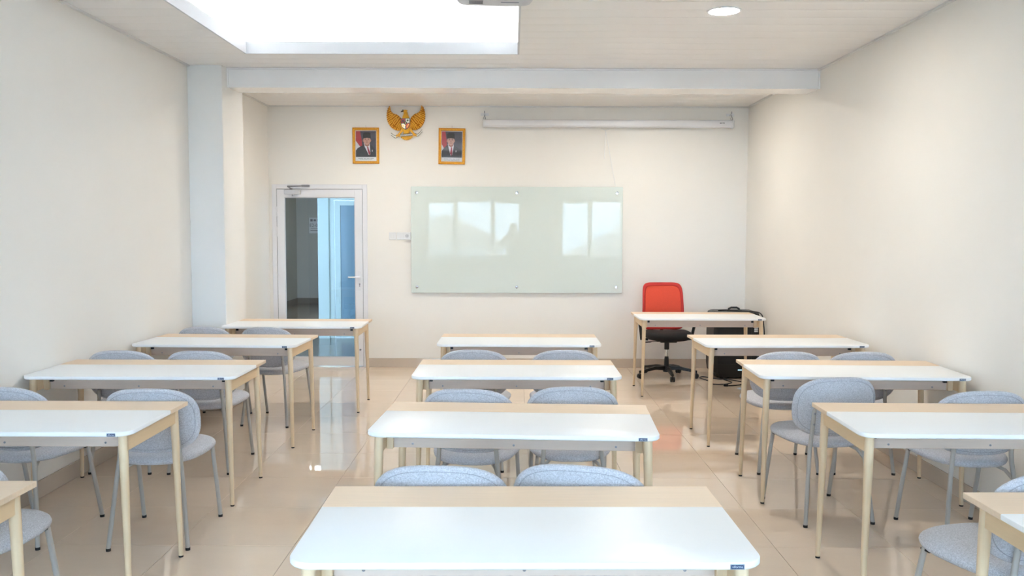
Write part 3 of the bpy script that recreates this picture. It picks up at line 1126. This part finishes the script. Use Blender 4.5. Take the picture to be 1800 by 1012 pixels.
# light switches and the socket left of the board
for (x0, x1, z0, z1, lab) in ((-1.414, -1.331, 1.463, 1.547, 'leftmost white light switch beside the glass board'), (-1.325, -1.248, 1.463, 1.547, 'white light switch between the other switch and the socket')):
    s = empty('light_switch', ((x0 + x1) / 2, YB, (z0 + z1) / 2))
    tag(s, lab, 'switch', 'white wall switches')
    h = (x1 - x0) / 2
    b = MB(); b.box(-h, h, -0.010, 0, -0.042, 0.042, 0.003)
    b.build('plate', 'plastic', s)
    b = MB()
    b.box(-0.024, -0.001, -0.014, -0.0098, -0.022, 0.022, 0.0015)
    b.build('rocker', 'plastic', s)
    b = MB()
    b.box(0.001, 0.024, -0.014, -0.0098, -0.022, 0.022, 0.0015)
    b.build('rocker', 'plastic', s)
s = empty('wall_socket', (-1.205, YB, 1.506))
tag(s, 'white surface mounted power socket touching the left edge of the glass board', 'socket')
b = MB(); b.box(-0.041, 0.041, -0.045, 0, -0.041, 0.041, 0.003)
b.build('housing', 'plastic', s)
b = MB(); b.lathe([(0.021, 0.0), (0.021, -0.004), (0.017, -0.004), (0.016, -0.0005), (0.0005, -0.0005)], 22, (0, -0.045, 0), 'y')
sk = b.build('outlet', 'greyplastic', s, smooth=40)
b = MB()
b.cyl((-0.0095, -0.0455, 0), (-0.0095, -0.0465, 0), 0.003, 8)
b.cyl((0.0095, -0.0455, 0), (0.0095, -0.0465, 0), 0.003, 8)
b.build('pin_hole', 'black', sk)

# ------------------------------------------------------------------ pull-down projection screen
ps = empty('projection_screen', (1.060, YB, 2.766))
tag(ps, 'long white pull-down projection screen case hung below the ceiling', 'projection screen')
b = MB()
hl = 1.385
sec = []
for k in range(16):
    a = 2 * PI * k / 16
    e = 3.2
    sec.append((-0.075 + 0.043 * sgn(math.cos(a)) * abs(math.cos(a)) ** (2 / e), 0.043 * sgn(math.sin(a)) * abs(math.sin(a)) ** (2 / e)))
b.loft([[(-hl, y, z) for y, z in sec], [(hl, y, z) for y, z in sec]])
b.box(-hl, hl, -0.122, -0.112, -0.030, -0.020)
case = b.build('screen_case', 'white', ps, smooth=30)
for sx in (-1, 1):
    b = MB()
    cap = [(-0.075 + (y + 0.075) * 1.16, z * 1.16) for y, z in sec]
    b.loft([[(sx * (hl - 0.001), y, z) for y, z in cap], [(sx * (hl + 0.012), y, z) for y, z in cap], [(sx * (hl + 0.02), -0.075 + (y + 0.075) * 0.85, z * 0.85) for y, z in cap]])
    ec = b.build('end_cap', 'plastic', ps, smooth=30)
    b = MB()
    b.box(sx * hl - 0.045, sx * hl + 0.045, -0.006, -0.0005, 0.095, 0.125, 0.001)
    b.box(sx * hl - 0.008, sx * hl + 0.008, -0.085, -0.006, 0.098, 0.110, 0.001)
    b.build('wall_bracket', 'plastic', ec)
    b = MB()
    b.tube([(sx * hl, -0.075, 0.14), (sx * hl, -0.075, 0.075)], 0.0035, 8)
    b.tube([(sx * hl - 0.010, -0.075, 0.048), (sx * hl - 0.010, -0.075, 0.068), (sx * hl, -0.075, 0.078), (sx * hl + 0.010, -0.075, 0.068), (sx * hl + 0.010, -0.075, 0.048)], 0.0028, 8)
    b.build('hook', 'steel', ec, smooth=40)
text_mesh('lettering', 'BRITE', 0.022, 'e_black', case, (hl - 0.115, -0.1186, 0.004), ext=0.0003)
b = MB()
xh = -0.03
b.tube([(xh - 0.045, -0.1, -0.046), (xh - 0.05, -0.105, -0.06), (xh - 0.03, -0.105, -0.064), (xh, -0.105, -0.078), (xh + 0.03, -0.105, -0.064), (xh + 0.05, -0.105, -0.06), (xh + 0.045, -0.1, -0.046)], 0.0038, 8)
b.build('pull_handle', 'plastic', ps, smooth=40)
b = MB()
b.tube(smooth_path([(xh, -0.105, -0.078), (xh - 0.004, -0.104, -0.20), (xh - 0.010, -0.10, -0.39)], 5), 0.0026, 6)
b.tube(smooth_path([(xh, -0.105, -0.078), (xh + 0.035, -0.09, -0.25), (xh + 0.085, -0.06, -0.50), (xh + 0.122, -0.05, -0.69)], 5), 0.0026, 6)
b.build('pull_cord', 'plastic', ps, smooth=40)


# ------------------------------------------------------------------ framed portraits
def poly_part(name, poly, m, parent, y, th=0.0006):
    b = MB()
    b.prism(poly, y, y - th)
    return b.build(name, m, parent)


def ell(cx_, cz_, rx, rz, n=20):
    return [(cx_ + rx * math.cos(2 * PI * k / n), cz_ + rz * math.sin(2 * PI * k / n)) for k in range(n)]


def portrait(x, z, tilt, label, mirror_pose):
    t = empty('framed_portrait', (x, YB - 0.003, z))
    t.rotation_euler = (0, tilt, 0)
    tag(t, label, 'framed picture', 'framed portraits on the end wall')
    W_, H_ = 0.150, 0.202
    fw = 0.030
    b = MB()
    # frame moulding: four mitred sides with a raised inner and outer lip
    secs = [(0.0, 0.0), (0.0, -0.018), (0.006, -0.024), (0.012, -0.019), (0.022, -0.021), (0.027, -0.018), (fw, -0.012), (fw, 0.0)]
    loops = []
    for d, h in secs:
        loops.append([(-W_ + d, h, -H_ + d), (W_ - d, h, -H_ + d), (W_ - d, h, H_ - d), (-W_ + d, h, H_ - d)])
    loops.append(loops[0])
    b.loft(loops, caps=False)
    fr = b.build('frame', 'gold2', t)
    b = MB()
    d = 0.0165
    for k in range(24):
        zz = -H_ + d + (2 * H_ - 2 * d) * (k + 0.5) / 24
        for sx in (-1, 1):
            b.ellipsoid((sx * (W_ - d), -0.0205, zz), (0.0045, 0.0035, 0.0058), 8, 5)
    for k in range(17):
        xx = -W_ + d + (2 * W_ - 2 * d) * (k + 0.5) / 17
        for sz in (-1, 1):
            b.ellipsoid((xx, -0.0205, sz * (H_ - d)), (0.0058, 0.0035, 0.0045), 8, 5)
    tag(b.build('beading', 'goldlight', fr, smooth=60), kind='stuff')
    iw, ih = W_ - fw + 0.002, H_ - fw + 0.002
    poly_part('mount', [(-iw, -ih), (iw, -ih), (iw, ih), (-iw, ih)], 'paper', t, -0.003)
    pw_, pt, pb = iw - 0.008, ih - 0.010, -ih + 0.048
    pr = poly_part('print_backdrop', [(-pw_, pb), (pw_, pb), (pw_, pt), (-pw_, pt)], 'p_bg', t, -0.0037)
    s = 1
    # flag behind the sitter
    if not mirror_pose:
        poly_part('flag_red', [(-pw_, pt), (-pw_, 0.055), (-0.058, -0.02), (-0.038, -0.02), (-0.052, 0.09), (-0.066, pt)], 'p_red', pr, -0.0044)
        poly_part('flag_white', [(-pw_, 0.055), (-pw_, -0.06), (-0.06, -0.025), (-0.053, -0.022)], 'p_white', pr, -0.0044)
        fx, fz, lean = 0.008, 0.060, 0.012
    else:
        poly_part('flag_red', [(-pw_, pt), (-pw_, 0.02), (-0.085, -0.03), (-0.055, -0.03), (-0.060, 0.06), (-0.075, pt)], 'p_red', pr, -0.0044)
        poly_part('flag_white', [(-pw_, 0.02), (-pw_, -0.07), (-0.085, -0.03)], 'p_white', pr, -0.0044)
        fx, fz, lean = -0.016, 0.062, -0.010
    # suit, shirt, tie, head, cap
    poly_part('suit', [(-pw_, pb), (-pw_, -0.055), (-0.095, -0.028), (fx - 0.05, 0.003), (fx - 0.028, 0.022), (fx + 0.035, 0.018), (fx + 0.06, 0.0), (pw_ - 0.012, -0.04), (pw_, -0.05), (pw_, pb)], 'p_suit', pr, -0.0050)
    poly_part('shirt', [(fx - 0.031, 0.028), (fx - 0.022, -0.012), (fx + lean + 0.012, pb + 0.022), (fx + lean + 0.03, pb + 0.03), (fx + 0.038, -0.0), (fx + 0.036, 0.022)], 'p_white', pr, -0.0056)
    poly_part('tie', [(fx + 0.004, -0.012), (fx + 0.02, -0.012), (fx + 0.019, -0.022), (fx + lean + 0.031, pb + 0.045), (fx + lean + 0.022, pb + 0.016), (fx + lean + 0.006, pb + 0.045), (fx + 0.006, -0.022)], 'p_tie', pr, -0.0062)
    poly_part('neck', [(fx - 0.024, 0.03), (fx - 0.02, 0.004), (fx + 0.008, -0.012), (fx + 0.03, 0.004), (fx + 0.032, 0.03)], 'p_skin2', pr, -0.0062)
    face = [(fx + 0.004 + 0.041 * math.cos(a) * (1 - 0.10 * max(0, -math.sin(a))), fz + 0.052 * math.sin(a)) for a in [2 * PI * k / 24 for k in range(24)]]
    fc = poly_part('face', face, 'p_skin', pr, -0.0068)
    b = MB()
    b.prism(ell(fx - 0.039, fz - 0.002, 0.007, 0.014), -0.0064, -0.0068)
    b.prism(ell(fx + 0.046, fz - 0.002, 0.006, 0.013), -0.0064, -0.0068)
    b.build('ears', 'p_skin2', pr)
    b = MB()
    for ex in (-0.013, 0.021):
        b.prism(ell(fx + ex, fz + 0.008, 0.008, 0.0024, 10), -0.0074, -0.0078)
        b.prism([(fx + ex - 0.010, fz + 0.016), (fx + ex + 0.010, fz + 0.016), (fx + ex + 0.008, fz + 0.0195), (fx + ex - 0.008, fz + 0.0195)], -0.0074, -0.0078)
    b.build('eyes_and_brows', 'p_black', pr)
    b = MB()
    b.prism([(fx + 0.004, fz + 0.006), (fx + 0.011, fz - 0.013), (fx - 0.003, fz - 0.013)], -0.0074, -0.0078)
    b.prism(ell(fx + 0.004, fz - 0.026, 0.014, 0.0034, 12), -0.0074, -0.0078)
    b.build('nose_and_mouth', 'p_skin2', pr)
    ct = 0.036
    poly_part('cap', [(fx - 0.042, fz + 0.022), (fx + 0.004, fz + 0.029), (fx + 0.048, fz + 0.022), (fx + 0.045, fz + 0.076), (fx + 0.03, fz + 0.088), (fx - 0.018, fz + 0.088), (fx - 0.039, fz + 0.076)], 'p_black', pr, -0.0080)
    poly_part('breast_pin', [(fx + 0.060, -0.045), (fx + 0.066, -0.045), (fx + 0.068, -0.062), (fx + 0.063, -0.068), (fx + 0.058, -0.062)], 'p_white', pr, -0.0056)
    b = MB()
    for k in range(26):
        if k in (8, 13, 19):
            continue
        xx = -0.088 + k * 0.0068
        b.box(xx, xx + 0.0052, -0.0046, -0.0037, pb - 0.019, pb - 0.0135)
    b.build('caption_line', 'ink', t)
    text_mesh('caption', 'Presiden Republik Indonesia' if not mirror_pose else 'Wakil Presiden Republik Indonesia', 0.0125, 'ink', t, (0, -0.0039, pb - 0.030), ext=0.0003)
    b = MB()
    b.add([(-iw, -0.0105, -ih), (iw, -0.0105, -ih), (iw, -0.0105, ih), (-iw, -0.0105, ih)], [(0, 1, 2, 3)])
    b.build('picture_glass', 'picglass', t)
    b = MB()
    b.tube([(0.0, 0.001, H_ - 0.004), (0.0, 0.001, H_ + 0.03)], 0.0012, 6)
    b.build('hanging_wire', 'steel', t)
    return t


portrait(-1.668, 2.522, 0.0, 'gold framed portrait of a smiling man in a black cap, left of the emblem', False)
portrait(-0.696, 2.518, 0.017, 'gold framed portrait of a man in a black cap, right of the emblem', True)

# ------------------------------------------------------------------ gilded eagle emblem
eg = empty('eagle_emblem', (-1.209, YB, 2.775))
eg.rotation_euler = (0, -0.035, 0)
tag(eg, 'gilded carved eagle emblem with a red and white shield high on the end wall', 'emblem')
K = 0.000514


def ez(px_, py_):
    return ((px_ - 590) * K, (500 - py_) * K)


outer = [ez(*p) for p in ((250, 118), (205, 185), (178, 300), (186, 430), (232, 540), (300, 612), (400, 655), (480, 640), (500, 610))]
inner = [ez(*p) for p in ((250, 118), (258, 190), (285, 252), (340, 292), (400, 312), (440, 345), (485, 400), (495, 480), (500, 560))]


def resample(pts, n):
    P = smooth_path([(x, 0, z) for x, z in pts], 8)
    L = [0]
    for i in range(1, len(P)):
        L.append(L[-1] + (P[i] - P[i - 1]).length)
    out = []
    for k in range(n):
        t = L[-1] * k / (n - 1)
        i = 1
        while i < len(L) - 1 and L[i] < t:
            i += 1
        f = (t - L[i - 1]) / max(1e-9, L[i] - L[i - 1])
        q = P[i - 1].lerp(P[i], min(1, max(0, f)))
        out.append((q.x, q.z))
    return out


NC, NR = 65, 13
oo, ii = resample(outer, NC), resample(inner, NC)
for sx in (-1, 1):
    b = MB()
    vs = []
    for i in range(NC):
        ph = (i % 4) / 4.0
        for j in range(NR):
            t = j / (NR - 1)
            x = ii[i][0] + (oo[i][0] - ii[i][0]) * t
            z = ii[i][1] + (oo[i][1] - ii[i][1]) * t
            if j == NR - 1:        # scalloped feather tips
                cxz = 1 + 0.03 * math.sin(ph * PI)
                x, z = x * cxz, z * cxz
            row = abs(math.sin(t * 3 * PI)) * 0.007
            dome = 0.020 * math.sin(PI * min(1, 0.12 + 0.8 * t)) ** 0.7
            ridge = 0.010 * math.sin(ph * PI) * t
            vs.append((-sx * x * 1.0, -(0.012 + dome + ridge + row), z))
    n0 = len(vs)
    vs += [(x, -0.006, z) for x, y, z in vs]
    fs = []
    for i in range(NC - 1):
        for j in range(NR - 1):
            a = i * NR + j
            fs.append((a, a + 1, a + NR + 1, a + NR))
            fs.append((n0 + a, n0 + a + NR, n0 + a + NR + 1, n0 + a + 1))
        for j in (0, NR - 1):
            a = i * NR + j
            fs.append((a, a + NR, n0 + a + NR, n0 + a))
    for i in (0, NC - 1):
        for j in range(NR - 1):
            a = i * NR + j
            fs.append((a, a + 1, n0 + a + 1, n0 + a))
    b.add(vs, fs)
    wg = b.build('wing', 'golddark', eg, smooth=28)
    b = MB()
    for (n_, t0, t1, y_, rr) in ((17, 0.52, 1.04, -0.030, 0.0075), (14, 0.22, 0.68, -0.037, 0.0075), (10, 0.0, 0.36, -0.040, 0.008)):
        for k in range(n_):
            i = int(2 + (NC - 5) * (k + 0.5) / n_)
            L_ = math.hypot(oo[i][0] - ii[i][0], oo[i][1] - ii[i][1])
            def at(t):
                return (-sx * (ii[i][0] + (oo[i][0] - ii[i][0]) * t), ii[i][1] + (oo[i][1] - ii[i][1]) * t)
            sc_ = min(1.0, 0.35 + L_ / 0.14)
            pts = []
            for f in (0, 0.3, 0.65, 0.9, 1.0):
                q = at(t0 + (t1 - t0) * f)
                pts.append((q[0], y_ - 0.004 * math.sin(PI * f), q[1]))
            b.tube(pts, [0.003 * sc_, rr * 0.85 * sc_, rr * sc_, rr * 0.7 * sc_, 0.0015], 8)
    tag(b.build('feathers', 'gold', wg, smooth=50), kind='stuff')
b = MB()
b.tube([(0.0, -0.03, 0.118), (0.0, -0.04, 0.085), (0.0, -0.045, 0.04), (0.0, -0.045, -0.03), (0.0, -0.035, -0.09), (0.0, -0.028, -0.115)], [0.020, 0.030, 0.046, 0.055, 0.042, 0.026], 18)
bdy = b.build('body', 'gold', eg, smooth=50)
b = MB()
b.ellipsoid((-0.006, -0.042, 0.128), (0.021, 0.02, 0.019), 14, 9)
b.tube([(0.010, -0.04, 0.134), (0.022, -0.038, 0.142)], [0.011, 0.002], 8)
hd = b.build('head', 'gold', eg, smooth=50)
b = MB()
b.tube([(-0.022, -0.046, 0.132), (-0.040, -0.047, 0.131), (-0.052, -0.047, 0.124), (-0.050, -0.047, 0.116)], [0.009, 0.007, 0.004, 0.001], 10)
b.tube([(-0.024, -0.05, 0.142), (-0.033, -0.05, 0.148)], [0.005, 0.002], 8)
b.build('beak', 'e_black', hd, smooth=50)
b = MB()
for k in range(-3, 4):
    a = k * 0.27
    b.tube([(0.006 * k, -0.018, -0.10), (math.sin(a) * 0.075, -0.026, -0.10 - 0.082 * math.cos(a)), (math.sin(a) * 0.088, -0.022, -0.10 - 0.092 * math.cos(a))], [0.010, 0.014, 0.005], 8)
b.build('tail', 'gold', eg, smooth=50)
for sx in (-1, 1):
    b = MB()
    b.tube([(sx * 0.045, -0.035, -0.075), (sx * 0.072, -0.042, -0.112), (sx * 0.092, -0.045, -0.138)], [0.017, 0.012, 0.014], 10)
    for q in (-1, 0, 1):
        b.tube([(sx * (0.092 + 0.012 * q), -0.05, -0.132), (sx * (0.094 + 0.016 * q), -0.06, -0.146), (sx * (0.094 + 0.016 * q), -0.05, -0.160)], [0.008, 0.006, 0.002], 8)
    b.build('leg', 'gold', eg, smooth=50)
# shield


def shield(w, h0, h1, s):
    return [(-w * s, h1 * s), (w * s, h1 * s), (w * s, -0.2 * h0 * s), (w * 0.78 * s, -0.6 * h0 * s), (w * 0.3 * s, -0.92 * h0 * s), (0, -h0 * s), (-w * 0.3 * s, -0.92 * h0 * s), (-w * 0.78 * s, -0.6 * h0 * s), (-w * s, -0.2 * h0 * s)]


sh = empty('shield', (0.0, 0, -0.010)); sh.parent = eg
poly_part('shield_rim', shield(0.051, 0.072, 0.054, 1.0), 'e_black', sh, -0.088, 0.010)
poly_part('quarter', [(-0.046, 0.049), (-0.004, 0.049), (-0.004, 0.004), (-0.046, 0.004)], 'e_red', sh, -0.0985, 0.003)
poly_part('quarter', [(0.004, 0.049), (0.046, 0.049), (0.046, 0.004), (0.004, 0.004)], 'e_white', sh, -0.0985, 0.003)
poly_part('quarter', [(-0.046, -0.004), (-0.004, -0.004), (-0.004, -0.063), (-0.026, -0.052), (-0.041, -0.034), (-0.046, -0.014)], 'e_white', sh, -0.0985, 0.003)
poly_part('quarter', [(0.046, -0.004), (0.004, -0.004), (0.004, -0.063), (0.026, -0.052), (0.041, -0.034), (0.046, -0.014)], 'e_red2', sh, -0.0985, 0.003)
poly_part('centre_shield', shield(0.017, 0.018, 0.015, 1.0), 'e_black', sh, -0.1018, 0.002)
poly_part('star', [(0.008 * (1 if k % 2 == 0 else 0.42) * math.sin(PI * k / 5), 0.008 * (1 if k % 2 == 0 else 0.42) * math.cos(PI * k / 5)) for k in range(10)], 'goldlight', sh, -0.104, 0.001)
b = MB()
b.prism(ell(0.025, 0.030, 0.011, 0.009, 12), -0.1016, -0.1026)
b.prism([(0.023, 0.010), (0.027, 0.010), (0.027, 0.028), (0.023, 0.028)], -0.1016, -0.1026)
b.build('tree_charge', 'e_green', sh)
b = MB()
b.prism([(-0.038, 0.022), (-0.030, 0.036), (-0.020, 0.036), (-0.012, 0.022), (-0.020, 0.012), (-0.030, 0.012)], -0.1016, -0.1026)
b.build('bull_charge', 'e_black', sh)
b = MB()
b.prism([(-0.036, -0.018), (-0.028, -0.014), (-0.012, -0.046), (-0.018, -0.05)], -0.1016, -0.1022)
b.build('rice_and_cotton_charge', 'goldlight', sh)
b = MB()
b.tube([(0.012, -0.046, 0), (0.012, -0.046, 0)], 0.001, 4) if False else None
for k in range(4):
    b.prism(ell(0.016 + 0.006 * k, -0.044 + 0.009 * k, 0.0045, 0.0045, 10), -0.1016, -0.1022)
b.build('chain_charge', 'goldlight', sh)
# ribbon
b = MB()
rib = resample([(-0.175, -0.118), (-0.128, -0.152), (-0.09, -0.140), (0.0, -0.136), (0.09, -0.132), (0.128, -0.140), (0.178, -0.092)], 31)
up_ = [(x, -0.055 + 0.02 * (abs(x) / 0.18), z + 0.0125) for x, z in rib]
dn_ = [(x, -0.055 + 0.02 * (abs(x) / 0.18), z - 0.0125) for x, z in rib]
b.loft([up_, dn_, [(x, y + 0.006, z) for x, y, z in dn_], [(x, y + 0.006, z) for x, y, z in up_], up_], caps=False, closed=False)
rb = b.build('ribbon', 'e_white', eg)
b = MB()
b.tube([(x, y - 0.001, z) for x, y, z in up_], 0.0022, 6)
b.tube([(x, y - 0.001, z) for x, y, z in dn_], 0.0022, 6)
b.build('ribbon_edging', 'e_black', rb, smooth=50)
text_mesh('motto', 'BHINNEKA TUNGGAL IKA', 0.0150, 'e_black', rb, (0, -0.0565, -0.137), rot=(PI / 2, -0.02, 0), ext=0.0006)

# ------------------------------------------------------------------ ceiling projector
pj = empty('projector', (-0.092, 4.40, 2.715), 0.06)
tag(pj, 'white ceiling mounted projector cut off by the top edge of the photo', 'projector')
b = MB()
po = superell(0.195, 0.15, 5.5, 40)
pad(b, po, [(0.80, 0.0), (0.93, 0.004), (0.985, 0.016), (1.0, 0.04), (1.0, 0.085), (0.97, 0.105), (0.9, 0.112)], lambda u, v, h: (u, v, h))
pb_ = b.build('body', 'greyplastic', pj, smooth=40)
b = MB()
for k in range(6):
    b.box(-0.13, -0.06, 0.02 + k * 0.012, 0.026 + k * 0.012, -0.0012, 0.0005)
b.build('vent_slots', 'ink', pb_)
b = MB(); b.box(0.03, 0.12, 0.045, 0.053, -0.0012, 0.0005)
b.build('label_strip', 'tag', pb_)
b = MB(); b.cyl((0, 0, 0.11), (0, 0, ZC - 2.715 - 0.002), 0.022, 16)
b.build('mount_pole', 'white', pj, smooth=40)
b = MB(); b.lathe([(0.07, ZC - 2.715 - 0.010), (0.07, ZC - 2.715 - 0.002)], 20)
b.build('ceiling_plate', 'white', pj, smooth=40)
b = MB(); b.lathe([(0.04, 0.0), (0.04, 0.018), (0.034, 0.02)], 20, (0.09, 0.148, 0.055), 'y')
b.build('lens', 'black', pj, smooth=40)

# ------------------------------------------------------------------ outside the windows (mirrored in the board)
b = MB(); b.box(-60, 60, -90, -3.0, -3.6, -3.5)
tag(b.build('ground_outside', 'outground'), 'yard outside the windows', 'ground', kind='structure')
for (x, y, w, d, h, lab) in ((5.2, -17, 3.2, 4, 3.6, 'house with gable roof outside the right windows'), (-3.6, -30, 3.0, 4, 4.2, 'house with gable roof outside the middle window')):
    t = empty('house', (x, y, -3.5))
    tag(t, lab, 'house')
    b = MB(); b.box(-w, w, -d, d, 0, h)
    b.build('walls', 'outwall', t)
    b = MB(); b.prism([(-w - 0.4, h), (w + 0.4, h), (0, h + 1.7)], -d - 0.4, d + 0.4)
    b.build('roof', 'outroof', t)


# ------------------------------------------------------------------ the photographer, mirrored in the glass board
M['skin'] = mat('skin', (186, 140, 112), 0.55)
M['shirt'] = mat('dark_grey_shirt', (72, 74, 80), 0.85, noise=((40, 40, 40), 0.1, 3))
M['trousers'] = mat('black_trousers', (40, 41, 46), 0.85)
M['hair'] = mat('black_hair', (24, 21, 20), 0.6)


def skin_mesh(name, pts, edges, m, parent, grow=0.0, root=0, sub=2):
    me = bpy.data.meshes.new(name)
    me.from_pydata([p[:3] for p in pts], edges, [])
    o = bpy.data.objects.new(name, me)
    COL.objects.link(o)
    o.modifiers.new('skin', 'SKIN').use_smooth_shade = True
    for i, p in enumerate(pts):
        r = p[3] + grow
        ry = (p[4] + grow) if len(p) > 4 else r
        o.data.skin_vertices[0].data[i].radius = (r, ry)
    o.data.skin_vertices[0].data[root].use_root = True
    sb = o.modifiers.new('sub', 'SUBSURF')
    sb.levels = sb.render_levels = sub
    bpy.context.view_layer.update()
    dg = bpy.context.evaluated_depsgraph_get()
    me2 = bpy.data.meshes.new_from_object(o.evaluated_get(dg))
    bpy.data.objects.remove(o)
    bpy.data.meshes.remove(me)
    me2.name = name
    me2.materials.clear()
    me2.materials.append(M[m])
    o = bpy.data.objects.new(name, me2)
    COL.objects.link(o)
    o.parent = parent
    return o


who = empty('person', (0.0, -0.46, 0.0))
tag(who, 'photographer in dark clothes holding up a camera, mirrored in the glass board', 'person')
P, Ed = [], []


def jv(x, y, z, r, link=None):
    P.append((x, y, z, r))
    if link is not None:
        Ed.append((link, len(P) - 1))
    return len(P) - 1


pel = jv(0, 0, 0.94, 0.13)
sp1 = jv(0, 0, 1.10, 0.12, pel)
sp2 = jv(0, 0.005, 1.28, 0.135, sp1)
nb = jv(0, 0.01, 1.42, 0.085, sp2)
nk = jv(0, 0.03, 1.49, 0.052, nb)
h1 = jv(0, 0.055, 1.56, 0.068, nk)
h2 = jv(0, 0.055, 1.63, 0.083, h1)
h3 = jv(0, 0.045, 1.69, 0.060, h2)
ns = jv(0, 0.145, 1.60, 0.012, h1)
for sx in (-1, 1):
    e_ = jv(sx * 0.085, 0.045, 1.60, 0.014, h1)
    sh_ = jv(sx * 0.17, 0.0, 1.40, 0.062, nb)
    el = jv(sx * 0.25, 0.10, 1.19, 0.045, sh_)
    wr = jv(sx * 0.115, 0.235, 1.45, 0.028, el)
    pm_ = jv(sx * 0.095, 0.255, 1.50, 0.030, wr)
    pk = jv(sx * 0.088, 0.265, 1.535, 0.026, pm_)
    for q, (dz, ln) in enumerate(((0.052, 0.026), (0.030, 0.030), (0.008, 0.028), (-0.012, 0.022))):
        f1 = jv(sx * 0.090, 0.292, 1.540 + dz * 0.8, 0.0085, pk)
        f2 = jv(sx * (0.086 - ln * 0.4), 0.312, 1.542 + dz, 0.008, f1)
        f3 = jv(sx * (0.080 - ln), 0.318, 1.541 + dz, 0.007, f2)
    t1_ = jv(sx * 0.078, 0.245, 1.545, 0.010, pm_)
    t2_ = jv(sx * 0.055, 0.240, 1.570, 0.0085, t1_)
    hp_ = jv(sx * 0.095, 0.0, 0.86, 0.092, pel)
    kn = jv(sx * 0.105, 0.02, 0.49, 0.058, hp_)
    an = jv(sx * 0.115, -0.02, 0.09, 0.040, kn)
    jv(sx * 0.122, 0.11, 0.045, 0.036, an)
skin_mesh('body', P, Ed, 'skin', who, root=pel)
# clothing over the same joints
def oval(z, y, a, c):
    return [(a * math.cos(2 * PI * k / 24), y + c * math.sin(2 * PI * k / 24), z) for k in range(24)]


b = MB()
b.loft([oval(0.85, 0.0, 0.182, 0.138), oval(0.92, 0.0, 0.180, 0.138), oval(1.05, 0.0, 0.170, 0.130), oval(1.20, 0.003, 0.178, 0.132), oval(1.32, 0.006, 0.190, 0.130),
        oval(1.40, 0.008, 0.172, 0.105), oval(1.445, 0.012, 0.110, 0.080), oval(1.465, 0.018, 0.070, 0.064)])
for sx in (-1, 1):
    b.tube(smooth_path([(sx * 0.12, 0.0, 1.39), (sx * 0.185, 0.005, 1.38), (sx * 0.225, 0.06, 1.28), (sx * 0.25, 0.105, 1.19), (sx * 0.205, 0.15, 1.27), (sx * 0.145, 0.21, 1.395)], 4),
           [0.072 - 0.0016 * k for k in range(21)], 14)
b.build('shirt', 'shirt', who, smooth=60)
b = MB()
b.ellipsoid((0, 0, 0.90), (0.172, 0.130, 0.11), 20, 11)
for sx in (-1, 1):
    b.tube(smooth_path([(sx * 0.085, 0.0, 0.90), (sx * 0.098, 0.008, 0.75), (sx * 0.105, 0.02, 0.49), (sx * 0.112, 0.0, 0.28), (sx * 0.116, -0.018, 0.075)], 4),
           [0.098 - 0.0021 * k for k in range(17)], 16)
b.build('trousers', 'trousers', who, smooth=60)
for sx in (-1, 1):
    b = MB()
    b.ellipsoid((sx * 0.119, 0.045, 0.034), (0.047, 0.135, 0.034), 16, 9)
    b.build('shoe', 'hair', who, smooth=60)
b = MB()
b.ellipsoid((0, 0.030, 1.665), (0.093, 0.098, 0.078), 18, 11)
b.ellipsoid((0, -0.005, 1.60), (0.083, 0.070, 0.085), 18, 11)
b.build('hair', 'hair', who, smooth=60)
pc = empty('photo_camera', (0.0, -0.185, 1.53))
tag(pc, 'black camera held up by the photographer', 'camera')
b = MB()
b.box(-0.066, 0.066, -0.022, 0.022, 0.0, 0.082, 0.008)
b.box(-0.022, 0.022, -0.024, 0.022, 0.08, 0.104, 0.006)
b.build('camera_body', 'black', pc)
b = MB(); b.lathe([(0.034, 0.02), (0.034, 0.07), (0.037, 0.072), (0.037, 0.098), (0.030, 0.1), (0.028, 0.09), (0.001, 0.088)], 24, (0, 0, 0.042), 'y')
b.build('camera_lens', 'black', pc, smooth=40)
